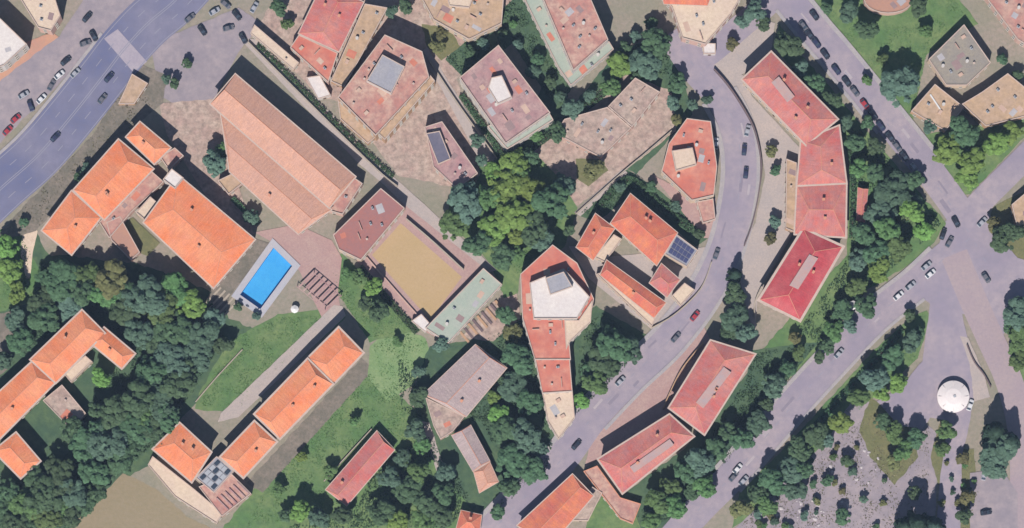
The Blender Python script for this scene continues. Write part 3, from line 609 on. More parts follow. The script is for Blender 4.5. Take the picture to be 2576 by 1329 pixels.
flat(b, P([(1598, 196), (1660, 232), (1590, 320), (1530, 268)], 6.0), 6.0, F_RUBBLE, WALL[1], par=.3, clutter=4)
flat(b, P([(1528, 270), (1588, 322), (1510, 396), (1396, 335), (1420, 300)], 5.0), 5.0, F_RUBBLE, WALL[1], par=.3, clutter=6)
b = house('slate_top_house', 'house with a dark slate roof panel in deep shade above the trees', (1120, 380), 'house')
flat(b, P([(1068, 320), (1112, 306), (1202, 436), (1150, 476), (1090, 420)], 5.6), 5.6, F_ROSE, WALL[1], par=.35, clutter=4)
flat(b, P([(1072, 336), (1106, 330), (1134, 400), (1102, 414)], 7.2), 7.2, F_DARK, WALL[1], zb=5.6, par=.2, wins=False)
b = house('cream_rooftops', 'cream and tan jumbled flat rooftop at the top centre edge', (1150, 30))
flat(b, P([(1046, -30), (1270, -40), (1262, 60), (1180, 100), (1090, 50)], 6.6), 6.6, F_TAN, WALL[0], par=.4, clutter=8)
flat(b, P([(1120, -30), (1200, -30), (1180, 20), (1130, 15)], 9.0), 9.0, F_CREAM, WALL[0], zb=6.6, par=.3, wins=False)
b = house('peach_block', 'peach flat roof with an orange top corner above the plaza', (1750, 30))
flat(b, P([(1645, -40), (1882, -40), (1838, 38), (1775, 112), (1716, 96), (1690, 20)], 6.8), 6.8, F_CREAM, WALL[1], par=.4, clutter=5)
pitched(b, P([(1660, -40), (1800, -40), (1780, 14), (1670, 10)], 9.0), 9.0, 1.0, .6, R_BRICK, WALL[1], trim=.2, chim=0, zb=6.8, door=False)
b = house('white_kiosk', 'small pale cube on the plaza below the peach block', (1785, 120), 'kiosk')
flat(b, P([(1768, 108), (1800, 110), (1800, 136), (1770, 136)], 2.8), 2.8, F_WHITE, WALL[2], par=.2)
# top right
b = house('round_house', 'round pink roof cut by the top edge above the north east lawn', (2235, 5), 'house')
flat(b, P([(2235+62*math.cos(k*math.tau/20), -2+36*math.sin(k*math.tau/20)) for k in range(20)], 4.2), 4.2, R_PINK, WALL[1], par=.3, clutter=2)
b = house('gravel_roof_house', 'grey gravel flat roof beside the big tree on the north east lawn', (2400, 140), 'house')
flat(b, P([(2425, 62), (2492, 158), (2432, 215), (2380, 215), (2336, 150)], 5.0), 5.0, F_GRAVEL, WALL[0], par=.35, clutter=6)
b = house('tan_roof_house', 'tan flat roof with a thin white stripe below the gravel roof', (2360, 270), 'house')
flat(b, P([(2352, 212), (2425, 270), (2378, 330), (2292, 280)], 4.4), 4.4, F_TAN, WALL[3], par=.3, clutter=2)
s0, s1 = W(2340, 238, 4.5), W(2368, 280, 4.5)
part(b, 'white_stripe', boxm((s0.x+s1.x)/2, (s0.y+s1.y)/2, 4.42, (s1-s0).length, .5, .35, math.atan2(s1.y-s0.y, s1.x-s0.x)), WHITEP)
b = house('beige_roof_house', 'beige flat roof at the right edge beside the light green trees', (2490, 250), 'house')
flat(b, P([(2470, 232), (2535, 185), (2590, 230), (2590, 290), (2480, 318), (2420, 262)], 5.0), 5.0, F_TAN, WALL[3], par=.3, clutter=2)
b = house('corner_house', 'pink and cream roof in the top right corner of the photo', (2540, 40), 'house')
flat(b, P([(2455, -40), (2610, -40), (2610, 130), (2560, 100)], 5.4), 5.4, F_PINK, WALL[1], par=.3, clutter=5)
b = house('garden_shed', 'narrow rosy shed roof among the eastern garden trees', (2168, 515), 'shed')
pitched(b, P([(2158, 472), (2184, 476), (2176, 560), (2154, 556)], 3.2), 3.2, .6, .2, R_RED, WALL[1], trim=.1, chim=0)
b = house('sandy_house', 'sandy roof at the right edge above the junction', (2570, 540), 'house')
flat(b, P([(2545, 515), (2610, 460), (2610, 580), (2560, 580)], 4.6), 4.6, F_TAN, WALL[3], par=.3, clutter=2)
# top left
b = house('white_roof_block', 'white flat roof at the left edge across the highway', (20, 100))
flat(b, P([(-60, 20), (2, 48), (68, 112), (10, 165), (-60, 190)], 9.0), 9.0, F_WHITE, WALL[2], par=.4, clutter=4)
b = house('cream_roof_block', 'cream roof with tan corner in the top left corner', (110, 10))
flat(b, P([(34, -30), (130, -30), (152, 40), (128, 78), (96, 70)], 8.2), 8.2, F_CREAM, WALL[1], par=.4, clutter=5)
b = house('tan_gatehouse', 'tan flat roof by the footpath between highway and orange wing', (340, 220), 'house')
flat(b, P([(332, 186), (372, 210), (338, 262), (298, 262)], 2.6), 2.6, F_TAN, WALL[3], par=.2, clutter=1)
b = house('white_vault', 'low pale striped roof strip left of the scarlet villa', (700, 120), 'shed')
flat(b, P([(640, 62), (752, 158), (738, 176), (630, 84)], 3.4), 3.4, F_CREAM, WALL[0], par=.2, clutter=2)
b = house('white_lean_to', 'bright white lean-to roof below the scarlet villa', (800, 220), 'shed')
flat(b, P([(770, 195), (805, 190), (832, 240), (800, 250)], 3.0), 3.0, F_WHITE, WALL[2], par=.15)
b = house('slatted_pergola', 'pink slatted pergola of steps between the pool and the grey court', (805, 730), 'pergola')
for i in range(7):
    a = Vector((770, 705)).lerp(Vector((838, 762)), i/6); c = W(a.x, a.y, 2.4)
    part(b, 'slat', boxm(c.x, c.y, 2.4, .55, 7.2, .16, math.radians(-45)), F_ROSE)
for x, y in ((748, 722), (790, 688), (818, 780), (858, 745)):
    c = W(x, y); part(b, 'post', boxm(c.x, c.y, 0, .25, .25, 2.4), F_ROSE)
for (x0, y0), (x1, y1) in (((748, 722), (818, 780)), ((790, 688), (858, 745))):
    a, c = W(x0, y0, 2.3), W(x1, y1, 2.3); part(b, 'beam', boxm((a.x+c.x)/2, (a.y+c.y)/2, 2.24, (c-a).length+.6, .25, .16, math.atan2(c.y-a.y, c.x-a.x)), F_ROSE)

b = house('stone_steps', 'brown hatched stone steps beside the grey green canopy', (1215, 810), 'steps')
for i in range(9):
    a = Vector((1168, 848)).lerp(Vector((1258, 772)), i/8); c = W(a.x, a.y)
    part(b, 'tread', boxm(c.x, c.y, 0, .9, 5.6, .25+.07*i, math.radians(40)), DARKW if i % 2 else WALL[3])
b = house('plank_walkway', 'row of pale planks at the lower corner of the biggest orange roof', (560, 765), 'walkway')
for i in range(5):
    c = W(536+11*i, 745+8*i); part(b, 'plank', boxm(c.x, c.y, 0, 8.5, .7, .3, math.radians(47)), STONEW)
# ---------------------------------------------------------------- pool
pl = empty('swimming_pool', W(665, 705), 'bright blue rectangular swimming pool beside the big orange roof', 'pool')
zt = .004*LVL[0]
v, f = [], []
for p in pool_w: v += [Vector((p.x, p.y, -1.6)), Vector((p.x, p.y, zt+.05))]
f = [[0, 2, 4, 6]]+[[2*i, 2*i+1, (2*i+3) % 8, (2*i+2) % 8] for i in range(4)]
tile = mat('pool_tile', [(120, 200, 252), (134, 208, 255), (104, 188, 250)], .12, .9, .5, .0)
part(pl, 'basin', (v, f), tile)
part(pl, 'coping', ring(pool_w, .02, 2.3, .0, zt+.12), mat('coping_stone', [(206, 200, 204), (196, 194, 204), (186, 184, 192)], .3, 1.5, .8, .05))
wm = bpy.data.materials.new('pool_water'); wm.use_nodes = True; t = wm.node_tree; t.nodes.clear()
o_ = N(t, 'ShaderNodeOutputMaterial'); tr = N(t, 'ShaderNodeBsdfTransparent'); tr.inputs[0].default_value = (.66, .93, 1, 1)
gl = N(t, 'ShaderNodeBsdfGlossy'); gl.inputs['Roughness'].default_value = .04; fr = N(t, 'ShaderNodeFresnel'); fr.inputs[0].default_value = 1.33
nz = N(t, 'ShaderNodeTexNoise'); nz.inputs['Scale'].default_value = 1.4; bp = N(t, 'ShaderNodeBump'); bp.inputs['Strength'].default_value = .3; t.links.new(nz.outputs[0], bp.inputs['Height'])
for k in (gl, fr): t.links.new(bp.outputs[0], k.inputs['Normal'])
mx = N(t, 'ShaderNodeMixShader'); t.links.new(fr.outputs[0], mx.inputs[0]); t.links.new(tr.outputs[0], mx.inputs[1]); t.links.new(gl.outputs[0], mx.inputs[2]); t.links.new(mx.outputs[0], o_.inputs[0])
part(pl, 'water', ([Vector((p.x, p.y, zt-.12)) for p in offset(pool_w, -.01)], [[0, 1, 2, 3]]), wm)
c = W(622, 772, 0)
for k in (-.25, .25): part(pl, 'ladder_rail', boxm(c.x+k, c.y, zt+.1, .07, 1.0, .7, .7), METAL)

# ---------------------------------------------------------------- white round tank, parasols
dm = empty('round_tank', W(2398, 1000), 'white round tank roof beside the slip road', 'tank')
c = W(2398, 998, 2.6); R = 5.7; n = 32
rim = [Vector((c.x+R*math.cos(k*math.tau/n), c.y+R*math.sin(k*math.tau/n), 0)) for k in range(n)]
part(dm, 'drum', prism(rim, 0, 2.5), WALL[2])
v = [Vector((q.x, q.y, 2.5)) for q in offset(rim, .15)]+[Vector((c.x+(q.x-c.x)*.5, c.y+(q.y-c.y)*.5, 3.35)) for q in rim]+[Vector((c.x, c.y, 3.6))]
lidm = mat('tank_paint', [(255, 246, 242), (252, 240, 238), (244, 230, 228)], .3, 1.5, .6, .02)
lid = part(dm, 'lid', (v, [[i, (i+1) % n, n+(i+1) % n, n+i] for i in range(n)]+[[n+i, n+(i+1) % n, 2*n] for i in range(n)]), lidm)
for k in range(8):
    a = k*math.tau/8; part(dm, 'rib', boxm(c.x+R*.74*math.cos(a), c.y+R*.74*math.sin(a), 2.95, R*.42, .12, .12, a), lidm, lid)
part(dm, 'hatch', boxm(c.x+.4, c.y, 3.45, .9, .9, .35, .3), METAL, lid)
def parasol(x, y, r, label):
    c = W(x, y); root = empty('parasol', c, label, 'parasol', 'white parasols'); n = 8
    part(root, 'pole', boxm(c.x, c.y, 0, .07, .07, 2.5), METAL); part(root, 'base', boxm(c.x, c.y, .0, .6, .6, .25), STONEW)
    v = [Vector((c.x, c.y, 2.6))]+[Vector((c.x+r*math.cos(k*math.tau/n), c.y+r*math.sin(k*math.tau/n), 2.05)) for k in range(n)]
    part(root, 'canopy', (v, [[0, 1+k, 1+(k+1) % n] for k in range(n)]), WHITEP)
parasol(742, 780, 1.5, 'white parasol on the grass just below the pool terrace')
parasol(2145, 770, 1.7, 'white parasol among the trees right of the crimson roof')

# ---------------------------------------------------------------- garden walls
def gwall(name, label, pts, h, th, m):
    c = W(*pts[len(pts)//2]); o = strip(name, pts, -th/2, th/2, 0, h, m); tag(o, label, 'wall'); return o
gwall('street_wall', 'long curved dark wall along the outer side of the street bend', [(1796, 176), (1830, 215), (1866, 268), (1896, 325), (1912, 390), (1914, 440), (1904, 510), (1890, 570), (1872, 620)], 1.9, .45, DARKW)
gwall('boundary_wall', 'straight pale boundary wall along the lane beside the long hall', [(625, 108), (780, 262), (940, 420), (1000, 470)], 1.6, .35, STONEW)
gwall('court_side_wall', 'low wall along the upper right side of the sand court', [(1022, 552), (1090, 610), (1166, 680)], 2.0, .35, STONEW)
gwall('court_rim_wall', 'pinkish rim wall along the lower left side of the sand court', [(922, 648), (1000, 738), (1066, 812)], 1.0, .5, WALL[1])
gwall('lane_wall', 'pale wall along the narrow lane between the two flat blocks', [(1066, 132), (1150, 260), (1250, 400)], 1.5, .35, STONEW)
gwall('lawn_edge_wall', 'thin pale wall edging the lawn strip below the pool', [(492, 1012), (545, 950), (610, 880)], .7, .35, STONEW)
gwall('terrace_wall', 'pale wall wrapping the lower left of the crimson roofed block', [(2000, 575), (1950, 660), (1902, 752), (1898, 800)], 1.6, .4, STONEW)
gwall('garden_wall', 'garden wall between rough garden and green wedge above the villa', [(1690, 330), (1620, 390), (1560, 440), (1448, 540)], 1.2, .35, STONEW)
gwall('retaining_wall', 'brown retaining wall left of the lower red blocks', [(1770, 862), (1715, 930), (1680, 1000), (1668, 1030)], 1.8, .4, WALL[3])
gwall('south_lane_wall', 'dark wall between the tank and the rosy avenue', [(2432, 868), (2450, 910), (2476, 945), (2492, 975)], 1.2, .3, DARKW)
gwall('shed_wall', 'wall edging the lawn left of the small red shed roof', [(935, 1080), (880, 1140), (815, 1212)], 1.2, .3, STONEW)
gwall('villa_wall', 'pale wall below the terrace of the courtyard villa', [(1640, 826), (1700, 790), (1762, 728), (1790, 660)], 1.3, .35, STONEW)

# ---------------------------------------------------------------- trees
def quads(cent, nrm, size, asp=1.0):
    """one small quad per centre, facing nrm"""
    n = len(cent); up = rng.normal(size=(n, 3)); t = np.cross(nrm, up); t /= np.linalg.norm(t, axis=1)[:, None]+1e-9
    b = np.cross(nrm, t); s = size[:, None]
    v = np.stack([cent-t*s-b*s*asp, cent+t*s-b*s*asp, cent+t*s+b*s*asp, cent-t*s+b*s*asp], 1).reshape(-1, 3); return v
def qmesh(name, v, m):
    n = len(v)//4; me = bpy.data.meshes.new(name); me.vertices.add(4*n); me.vertices.foreach_set('co', v.astype(np.float32).ravel())
    me.loops.add(4*n); me.loops.foreach_set('vertex_index', np.arange(4*n, dtype=np.int32)); me.polygons.add(n)
    me.polygons.foreach_set('loop_start', np.arange(0, 4*n, 4, dtype=np.int32)); me.update(calc_edges=True)
    if m: me.materials.append(m)
    return me
def crown(kind, seed):
    global rng
    rng = np.random.default_rng(seed); C = []; Nn = []; Z = []
    if kind == 'conifer':
        for k in range(110):
            h = rng.random()**.8; r = (1-h)*.95+.05; a = rng.random()*math.tau; q = r*math.sqrt(rng.uniform(.3, 1))
            c0 = np.array([q*math.cos(a), q*math.sin(a), .4+h*2.7-.15*q]); m = 26
            d = rng.normal(size=(m, 3)); d /= np.linalg.norm(d, axis=1)[:, None]; C.append(c0+d*rng.random((m, 1))**.4*np.array([.2, .2, .13])); Nn.append(d*.6+np.array([.4*math.cos(a), .4*math.sin(a), .7])); Z.append(rng.uniform(.05, .085, m))
    else:
        lobes = [(np.array([0, 0, 1.35]), .72)]
        for k in range(rng.integers(6, 9)):
            a = rng.random()*math.tau; q = rng.uniform(.35, .62); lobes.append((np.array([q*math.cos(a), q*math.sin(a), rng.uniform(1.0, 1.65)]), rng.uniform(.3, .48)))
        for k in range(105):
            lc, lr = lobes[rng.integers(len(lobes))]; d = rng.normal(size=3); d /= np.linalg.norm(d); d[2] = abs(d[2]) if rng.random() < .7 else d[2]
            c0 = lc+d*lr*rng.uniform(.72, 1.05)*np.array([1, 1, .85]); m = 58
            e = rng.normal(size=(m, 3)); e /= np.linalg.norm(e, axis=1)[:, None]
            C.append(c0+e*rng.random((m, 1))**.4*.17); Nn.append(e*.6+d*.45+np.array([0, 0, .7])); Z.append(rng.uniform(.03, .056, m))
        d = rng.normal(size=(500, 3)); d /= np.linalg.norm(d, axis=1)[:, None]; C.append(np.array([0, 0, 1.3])+d*.5*rng.random((500, 1))); Nn.append(d); Z.append(rng.uniform(.08, .12, 500))
    C, Nn, Z = np.concatenate(C), np.concatenate(Nn), np.concatenate(Z); Nn /= np.linalg.norm(Nn, axis=1)[:, None]
    return quads(C, Nn, Z)
def tube(path, radii, n=6):
    v, f = [], []
    for i, (p, r) in enumerate(zip(path, radii)):
        for k in range(n): v.append(Vector((p[0]+r*math.cos(k*math.tau/n), p[1]+r*math.sin(k*math.tau/n), p[2])))
    for i in range(len(path)-1):
        for k in range(n): f.append([i*n+k, i*n+(k+1) % n, (i+1)*n+(k+1) % n, (i+1)*n+k])
    f.append([(len(path)-1)*n+k for k in range(n)]); return v, f
def trunk(seed, kind):
    r = random.Random(seed)
    if kind == 'conifer': return tube([(0, 0, 0), (.01, 0, 1.2), (0, .01, 2.9)], [.09, .06, .01])
    t = tube([(0, 0, 0), (.02, .02, .5), (-.02, .03, 1.0), (0, 0, 1.5)], [.1, .075, .055, .02]); parts = [t]
    for k in range(5):
        a = k*math.tau/5+r.random(); q = r.uniform(.4, .6); parts.append(tube([(0, .02, .55+.08*k), (q*.5*math.cos(a), q*.5*math.sin(a), .95), (q*math.cos(a), q*math.sin(a), 1.35)], [.045, .03, .012], 5))
    return join(*parts)
PROTO = {}
for kind, ns in (('broad', 6), ('conifer', 2)):
    for s in range(ns):
        cv = crown(kind, 11+s*7); tv, tf = trunk(s, kind); tm = bpy.data.meshes.new('trunk'); tm.from_pydata([tuple(q) for q in tv], [], tf); tm.materials.append(BARK)
        PROTO[kind, s] = (cv, tm)
CM = {}
def crown_mesh(kind, s, leaf):
    if (kind, s, leaf) not in CM: CM[kind, s, leaf] = qmesh('crown', PROTO[kind, s][0], LEAF[leaf])
    return CM[kind, s, leaf]
# x, y, crown radius in pixels, leaf tone
SHR = []
_r = random.Random(21)
for _k in range(17):
    SHR.append((_r.uniform(2020, 2240), _r.uniform(1120, 1329), _r.uniform(8, 14), _r.choice('BDGO')))
for _k in range(10): SHR.append((_r.uniform(1900, 2030), _r.uniform(1280, 1329), _r.uniform(9, 15), _r.choice('OGB')))
for _k in range(12): SHR.append((_r.uniform(2370, 2460), _r.uniform(1150, 1320), _r.uniform(7, 12), _r.choice('OGB')))
TREES = """150 705 50 D,108 750 40 D,40 808 30 B,215 690 38 G,22 680 32 L,42 735 28 L,18 620 28 L,285 700 48 O,372 742 54 B,405 775 42 G,325 780 42 D,
112 806 40 D,52 858 34 D,265 735 38 G,352 842 38 B,440 728 42 G,478 765 38 L,432 828 48 D,505 842 44 B,430 905 50 B,492 890 42 B,380 932 44 D,352 1000 50 D,300 1035 44 D,
405 1012 48 B,452 970 44 D,255 952 26 L,332 1080 48 D,268 1112 48 B,382 1078 38 D,205 1122 42 D,232 1182 42 D,152 1185 38 D,300 1152 42 D,122 1242 44 D,182 1235 42 B,62 1272 42 G,18 1235 32 D,122 1302 38 G,
40 1312 34 D,182 1302 28 D,238 1242 28 D,420 1050 36 D,210 735 34 D,180 770 34 B,320 735 34 D,300 880 20 D,395 860 34 D,470 930 34 D,350 1045 34 G,240 1080 30 D,180 1080 30 D,160 1230 34 D,90 1200 30 D,90 1270 34 D,150 1280 30 G,10 1280 30 D,210 1270 30 D,270 1190 30 D,330 1130 30 D,400 1110 26 D,70 1320 30 D,12 905 24 B,540 800 28 B,560 870 26 D,30 1000 20 D,250 1040 28 D,
760 1285 28 L,720 1295 24 D,800 1300 28 B,862 1300 28 D,962 1292 34 D,1022 1232 38 D,982 1200 28 B,1012 1152 24 B,1052 1192 28 G,1072 1262 32 D,1112 1302 32 D,1002 1312 28 L,1060 1314 28 G,1120 1242 28 D,
1042 1082 28 B,1062 1122 24 G,1052 935 20 B,1052 1000 26 D,1112 868 22 B,830 1185 20 G,760 1150 16 L,700 1230 18 G,890 1060 16 G,
1172 500 50 B,1142 566 38 G,1270 470 46 L,1292 532 50 L,1242 572 42 L,1332 482 42 L,1388 512 48 D,1342 572 42 D,1202 612 36 D,1262 642 32 D,1302 640 22 G,1362 602 32 B,1292 412 36 L,1240 432 26 L,1416 470 30 B,1230 500 32 G,1300 590 28 L,
1402 332 26 D,1442 272 26 B,1540 222 26 G,1562 162 32 L,1572 118 18 D,1622 152 42 B,1652 108 42 D,1332 392 24 D,1352 342 18 G,1312 440 30 G,1482 242 18 B,1702 212 26 D,1692 262 22 B,1340 180 22 B,1200 352 22 B,1212 402 20 B,1102 116 22 O,1112 86 18 O,1600 200 20 D,1390 90 0 D,
1492 430 28 O,1742 262 18 B,1702 300 18 O,1640 470 16 D,1700 520 16 B,1760 590 18 D,1560 470 16 B,1430 580 18 D,
1542 862 48 D,1512 902 38 D,1582 882 32 B,1502 962 32 G,1462 1010 22 L,1482 932 24 D,1540 930 26 D,
1302 902 42 D,1292 972 38 B,1332 1012 32 D,1272 1082 38 D,1322 1102 42 B,1292 1162 42 D,1342 1182 32 D,1252 1042 26 L,1240 1000 18 L,1362 1132 22 B,1282 1225 28 D,1272 790 26 D,1290 838 26 O,1250 1290 24 D,1120 1190 26 B,
1850 690 22 C,1845 740 28 D,1850 800 36 B,1872 835 28 B,1835 838 26 D,1940 600 20 O,1950 560 18 B,1780 250 16 B,1940 380 18 O,1950 430 16 D,
1980 108 38 D,2012 172 24 B,2052 212 28 D,2092 252 28 D,2122 312 24 B,2152 362 28 D,2162 422 28 G,2202 432 28 D,2250 482 46 B,2222 530 40 B,2292 452 28 D,2232 580 36 G,2292 532 32 L,2322 580 28 L,2172 592 32 D,2202 632 32 D,2262 622 32 G,2162 652 28 B,2212 682 32 L,2152 722 28 G,2182 770 32 D,2122 780 28 D,2102 832 28 G,2080 870 24 D,2136 820 22 B,2060 900 18 D,2300 500 22 B,2200 370 24 D,2180 310 20 D,
2132 32 28 B,2182 74 30 D,2265 212 48 B,2080 22 18 D,2312 12 28 D,2426 332 40 D,2380 380 38 L,2450 405 38 L,2502 362 34 L,2542 332 28 L,2432 442 32 L,2330 80 20 G,2220 150 18 G,2180 200 16 G,2520 150 16 D,2560 190 16 D,2340 320 20 B,
2522 602 32 D,2552 582 28 D,2502 562 22 O,2565 785 44 B,2575 852 38 G,2565 905 28 G,2540 820 20 D,
2290 792 18 D,2290 862 28 B,2242 902 32 D,2202 952 36 B,2162 1002 28 G,2112 1062 32 L,2262 962 26 L,2052 1092 32 D,2012 1132 32 D,1992 1182 36 B,1942 1212 36 D,1902 1240 26 D,1932 1272 28 G,1862 1282 28 O,2002 1232 28 B,2022 1182 26 D,2310 840 20 D,2080 1110 22 B,2220 990 22 L,
1946 970 32 B,1905 1062 30 B,1862 1102 32 D,1832 1085 26 D,1802 1132 32 D,1762 1162 38 B,1722 1182 32 D,1770 1225 28 G,1682 1222 28 G,1652 1262 32 G,1692 1275 32 G,1740 1240 22 D,1640 1312 28 G,1980 930 24 D,2010 890 22 G,2000 850 18 O,1930 1020 20 D,
2252 1092 28 G,2222 1062 24 D,2302 1102 26 D,2272 1132 28 G,2250 1160 24 O,2382 1082 26 G,2372 1132 22 G,2512 1150 56 B,2506 1085 36 C,2544 1110 34 C,2422 1152 18 O,2432 1252 22 O,2424 1302 22 D,2300 1240 20 D,2310 1318 40 C,2350 1325 34 C,2275 1325 30 C,2120 1300 22 D,2080 1210 18 D,2130 1160 18 D,
"""+','.join('%d %d %d %s' % (x_, y_, r_, k_) for x_, y_, r_, k_ in SHR)+""",1180 132 17 D,1216 110 17 B,1262 88 15 D,1302 112 15 B,1352 150 19 D,1386 204 20 D,1412 244 18 B,1290 60 13 G,1640 60 18 D,1600 90 16 B,600 772 12 D,645 795 12 B,540 415 32 B,632 545 22 B,560 380 22 G,942 722 26 L,902 700 22 G,952 782 28 D,920 762 22 D,1000 860 16 G,870 690 18 G,470 160 14 D,440 210 16 D,420 200 14 B,60 560 14 D,200 445 16 D,215 420 14 B,1900 32 28 B,1870 52 22 B,1920 60 20 D,1840 110 18 O,700 20 24 D,720 60 18 G,1020 20 22 D,985 30 18 B"""
LM = [('the highway', 180, 290), ('the stepped orange wing', 240, 470), ('the big orange roof', 490, 590), ('the blue pool', 665, 705), ('the orange residence', 150, 950), ('the left photo edge', 10, 760),
      ('the tan field', 350, 1280), ('the short orange roof', 450, 1140), ('the long narrow orange roof', 740, 1010), ('the small red shed', 905, 1180), ('the grey workshop', 1160, 970), ('the narrow store', 1195, 1150),
      ('the long salmon hall', 700, 390), ('the sand court', 1050, 680), ('the grey green canopy', 1165, 770), ('the slate topped house', 1130, 390), ('the white topped block', 1260, 240), ('the green edged block', 1430, 90),
      ('the rubble roof', 1530, 310), ('the courtyard villa', 1600, 660), ('the tapering house', 1390, 850), ('the street bend house', 1735, 400), ('the peach block', 1750, 30), ('the uppermost red roof', 1990, 245), ('the rosy middle roof', 2065, 465),
      ('the crimson roof', 2010, 690), ('the street tree clump', 1850, 780), ('the lower red roof', 1795, 970), ('the bottom red block', 1620, 1145), ('the diagonal street', 2230, 310), ('the gravel roof', 2410, 150), ('the tan striped roof', 2360, 270), ('the beige roof', 2500, 250),
      ('the road junction', 2440, 650), ('the white round tank', 2398, 1000), ('the rosy avenue', 2560, 1100), ('the paved square', 2170, 1200), ('the park street', 2090, 915), ('the garden shed', 2168, 515), ('the scarlet villa', 820, 90), ('the pink grey topped block', 965, 220), ('the forecourt', 500, 110), ('the tiny orange roof', 1180, 1310), ('the flat orange terrace', 1540, 1240), ('the round pink roof', 2235, 5), ('the photo top edge', 1150, -5)]
ORD = ['leftmost', 'second from left', 'third from left', 'fourth from left', 'fifth from left', 'sixth from left', 'seventh from left', 'eighth from left', 'ninth from left', 'tenth from left', 'eleventh from left', 'twelfth from left']
def where(x, y):
    n, lx, ly = min(LM, key=lambda k: (k[1]-x)**2+(k[2]-y)**2); dx, dy = x-lx, y-ly
    if math.hypot(dx, dy) < 18: return 'at '+n
    a = math.degrees(math.atan2(-dy, dx)) % 360
    return ['right of', 'upper right of', 'above', 'upper left of', 'left of', 'lower left of', 'below', 'lower right of'][int((a+22.5)//45) % 8]+' '+n
def unique_labels(rows):
    """rows: (x, y, look); look plus place, and its turn from the left where several share both"""
    keys = [(lk, where(x, y)) for x, y, lk in rows]; out = []
    for i, (x, y, lk) in enumerate(rows):
        mates = sorted([j for j in range(len(rows)) if keys[j] == keys[i]], key=lambda j: (rows[j][0], rows[j][1]))
        out.append(f'{lk} {keys[i][1]}'+('' if len(mates) == 1 else ', '+ORD[mates.index(i)]+' of these'))
    return out
TONE = {'D': 'dark green', 'B': 'bluish green', 'G': 'mid green', 'L': 'light green', 'O': 'olive', 'C': 'dark conical'}
rows = []
for s in TREES.replace('\n', '').split(','):
    x, y, r, k = s.split(); x, y, r = float(x), float(y), float(r)
    if r > 0: rows.append((x, y, r, k))
labs = unique_labels([(x, y, ('large ' if r >= 38 else 'small ' if r < 24 else 'middling ')+TONE[k]+(' conifer' if k == 'C' else ' tree')) for x, y, r, k in rows])
rr = random.Random(3)
for (x, y, r, k), lb in zip(rows, labs):
    kind = 'conifer' if k == 'C' else 'broad'; s = rr.randrange(2 if kind == 'conifer' else 6); R = r*S*(1.1 if r > 24 else 1.02)
    hgt = R*1.35 if kind == 'broad' else R*2.2
    q = W(x, y, hgt); root = empty('conifer_tree' if k == 'C' else 'broadleaf_tree', (q.x, q.y, 0), lb, 'tree', 'conifers' if k == 'C' else 'broadleaf trees')
    root.rotation_euler.z = rr.random()*6.28; zs = rr.uniform(.85, 1.1)*(1.0 if R < 6 else .88); root.scale = (R, R*rr.uniform(.9, 1.08), R*zs)
    link('trunk', PROTO[kind, s][1], root); link('crown', crown_mesh(kind, s, k), root)

# ---------------------------------------------------------------- hedges, undergrowth, grass
def scatter(polys, dens, h0, h1, s0, s1, name, m, label, cat, flatn=.8):
    pts = []
    for poly in polys:
        p = ccw(P(poly)); xs = [q.x for q in p]; ys = [q.y for q in p]; n = int((max(xs)-min(xs))*(max(ys)-min(ys))*dens)
        X = rng.uniform(min(xs), max(xs), n); Y = rng.uniform(min(ys), max(ys), n); ins = np.zeros(n, bool); j = len(p)-1
        for i in range(len(p)):
            a, b = p[i], p[j]; c = ((a.y > Y) != (b.y > Y)) & (X < (b.x-a.x)*(Y-a.y)/((b.y-a.y) or 1e-9)+a.x); ins ^= c; j = i
        X, Y = X[ins], Y[ins]
        g = np.array([noise.noise((a*.22, b*.22, 3.1)) for a, b in zip(X, Y)]); keep = g+rng.normal(0, .18, len(X)) > -.12
        X, Y, g = X[keep], Y[keep], g[keep]; pts.append(np.stack([X, Y, h0+(h1-h0)*np.clip(g+.4, 0, 1)*rng.random(len(X))], 1))
    c = np.concatenate(pts); nn = rng.normal(size=c.shape)*(1-flatn); nn[:, 2] += 1; nn /= np.linalg.norm(nn, axis=1)[:, None]
    o = link(name, qmesh(name, quads(c, nn, rng.uniform(s0, s1, len(c)), .7), m)); tag(o, label, cat, kind='stuff'); return o
rng = np.random.default_rng(5)
LAWN = [[(575, 860), (700, 800), (840, 790), (600, 1030), (500, 1020)], [(660, 1240), (930, 940), (1010, 1000), (1050, 1130), (800, 1300), (620, 1329)], [(-20, 600), (50, 570), (100, 700), (90, 760), (-20, 780)],
        [(2040, 0), (2400, 0), (2450, 60), (2330, 140), (2290, 320), (2140, 120)], [(2330, 350), (2576, 300), (2440, 480)], [(1140, 470), (1220, 390), (1330, 390), (1440, 450), (1400, 620), (1300, 690), (1140, 560)], [(320, 560), (400, 612), (370, 640), (310, 590)], [(2330, 790), (2310, 900), (2140, 1050), (2000, 1130), (2200, 890)], [(830, 660), (1040, 830), (930, 850), (860, 760)], [(940, 870), (1000, 830), (1075, 860), (1020, 970), (970, 1000)]]
DRY = [[(0, 600), (60, 520), (150, 430), (240, 330), (300, 240), (400, 250), (300, 350), (180, 480), (90, 580)], [(1900, 1290), (2080, 1120), (2240, 1010), (2340, 1080), (2330, 1329), (1850, 1329)], [(2420, 1130), (2450, 1130), (2470, 1329), (2410, 1329)]]
scatter(DRY, 2.5, .05, .5, .1, .26, 'dry_grass', leafmat('dry_blade', (150, 146, 118), .6), 'straw coloured dry weeds on the verges', 'weeds', .5)
scatter(LAWN, 4.5, .04, .22, .1, .24, 'lawn_grass', GRASSB, 'tufty green grass covering the lawns', 'grass', .5)
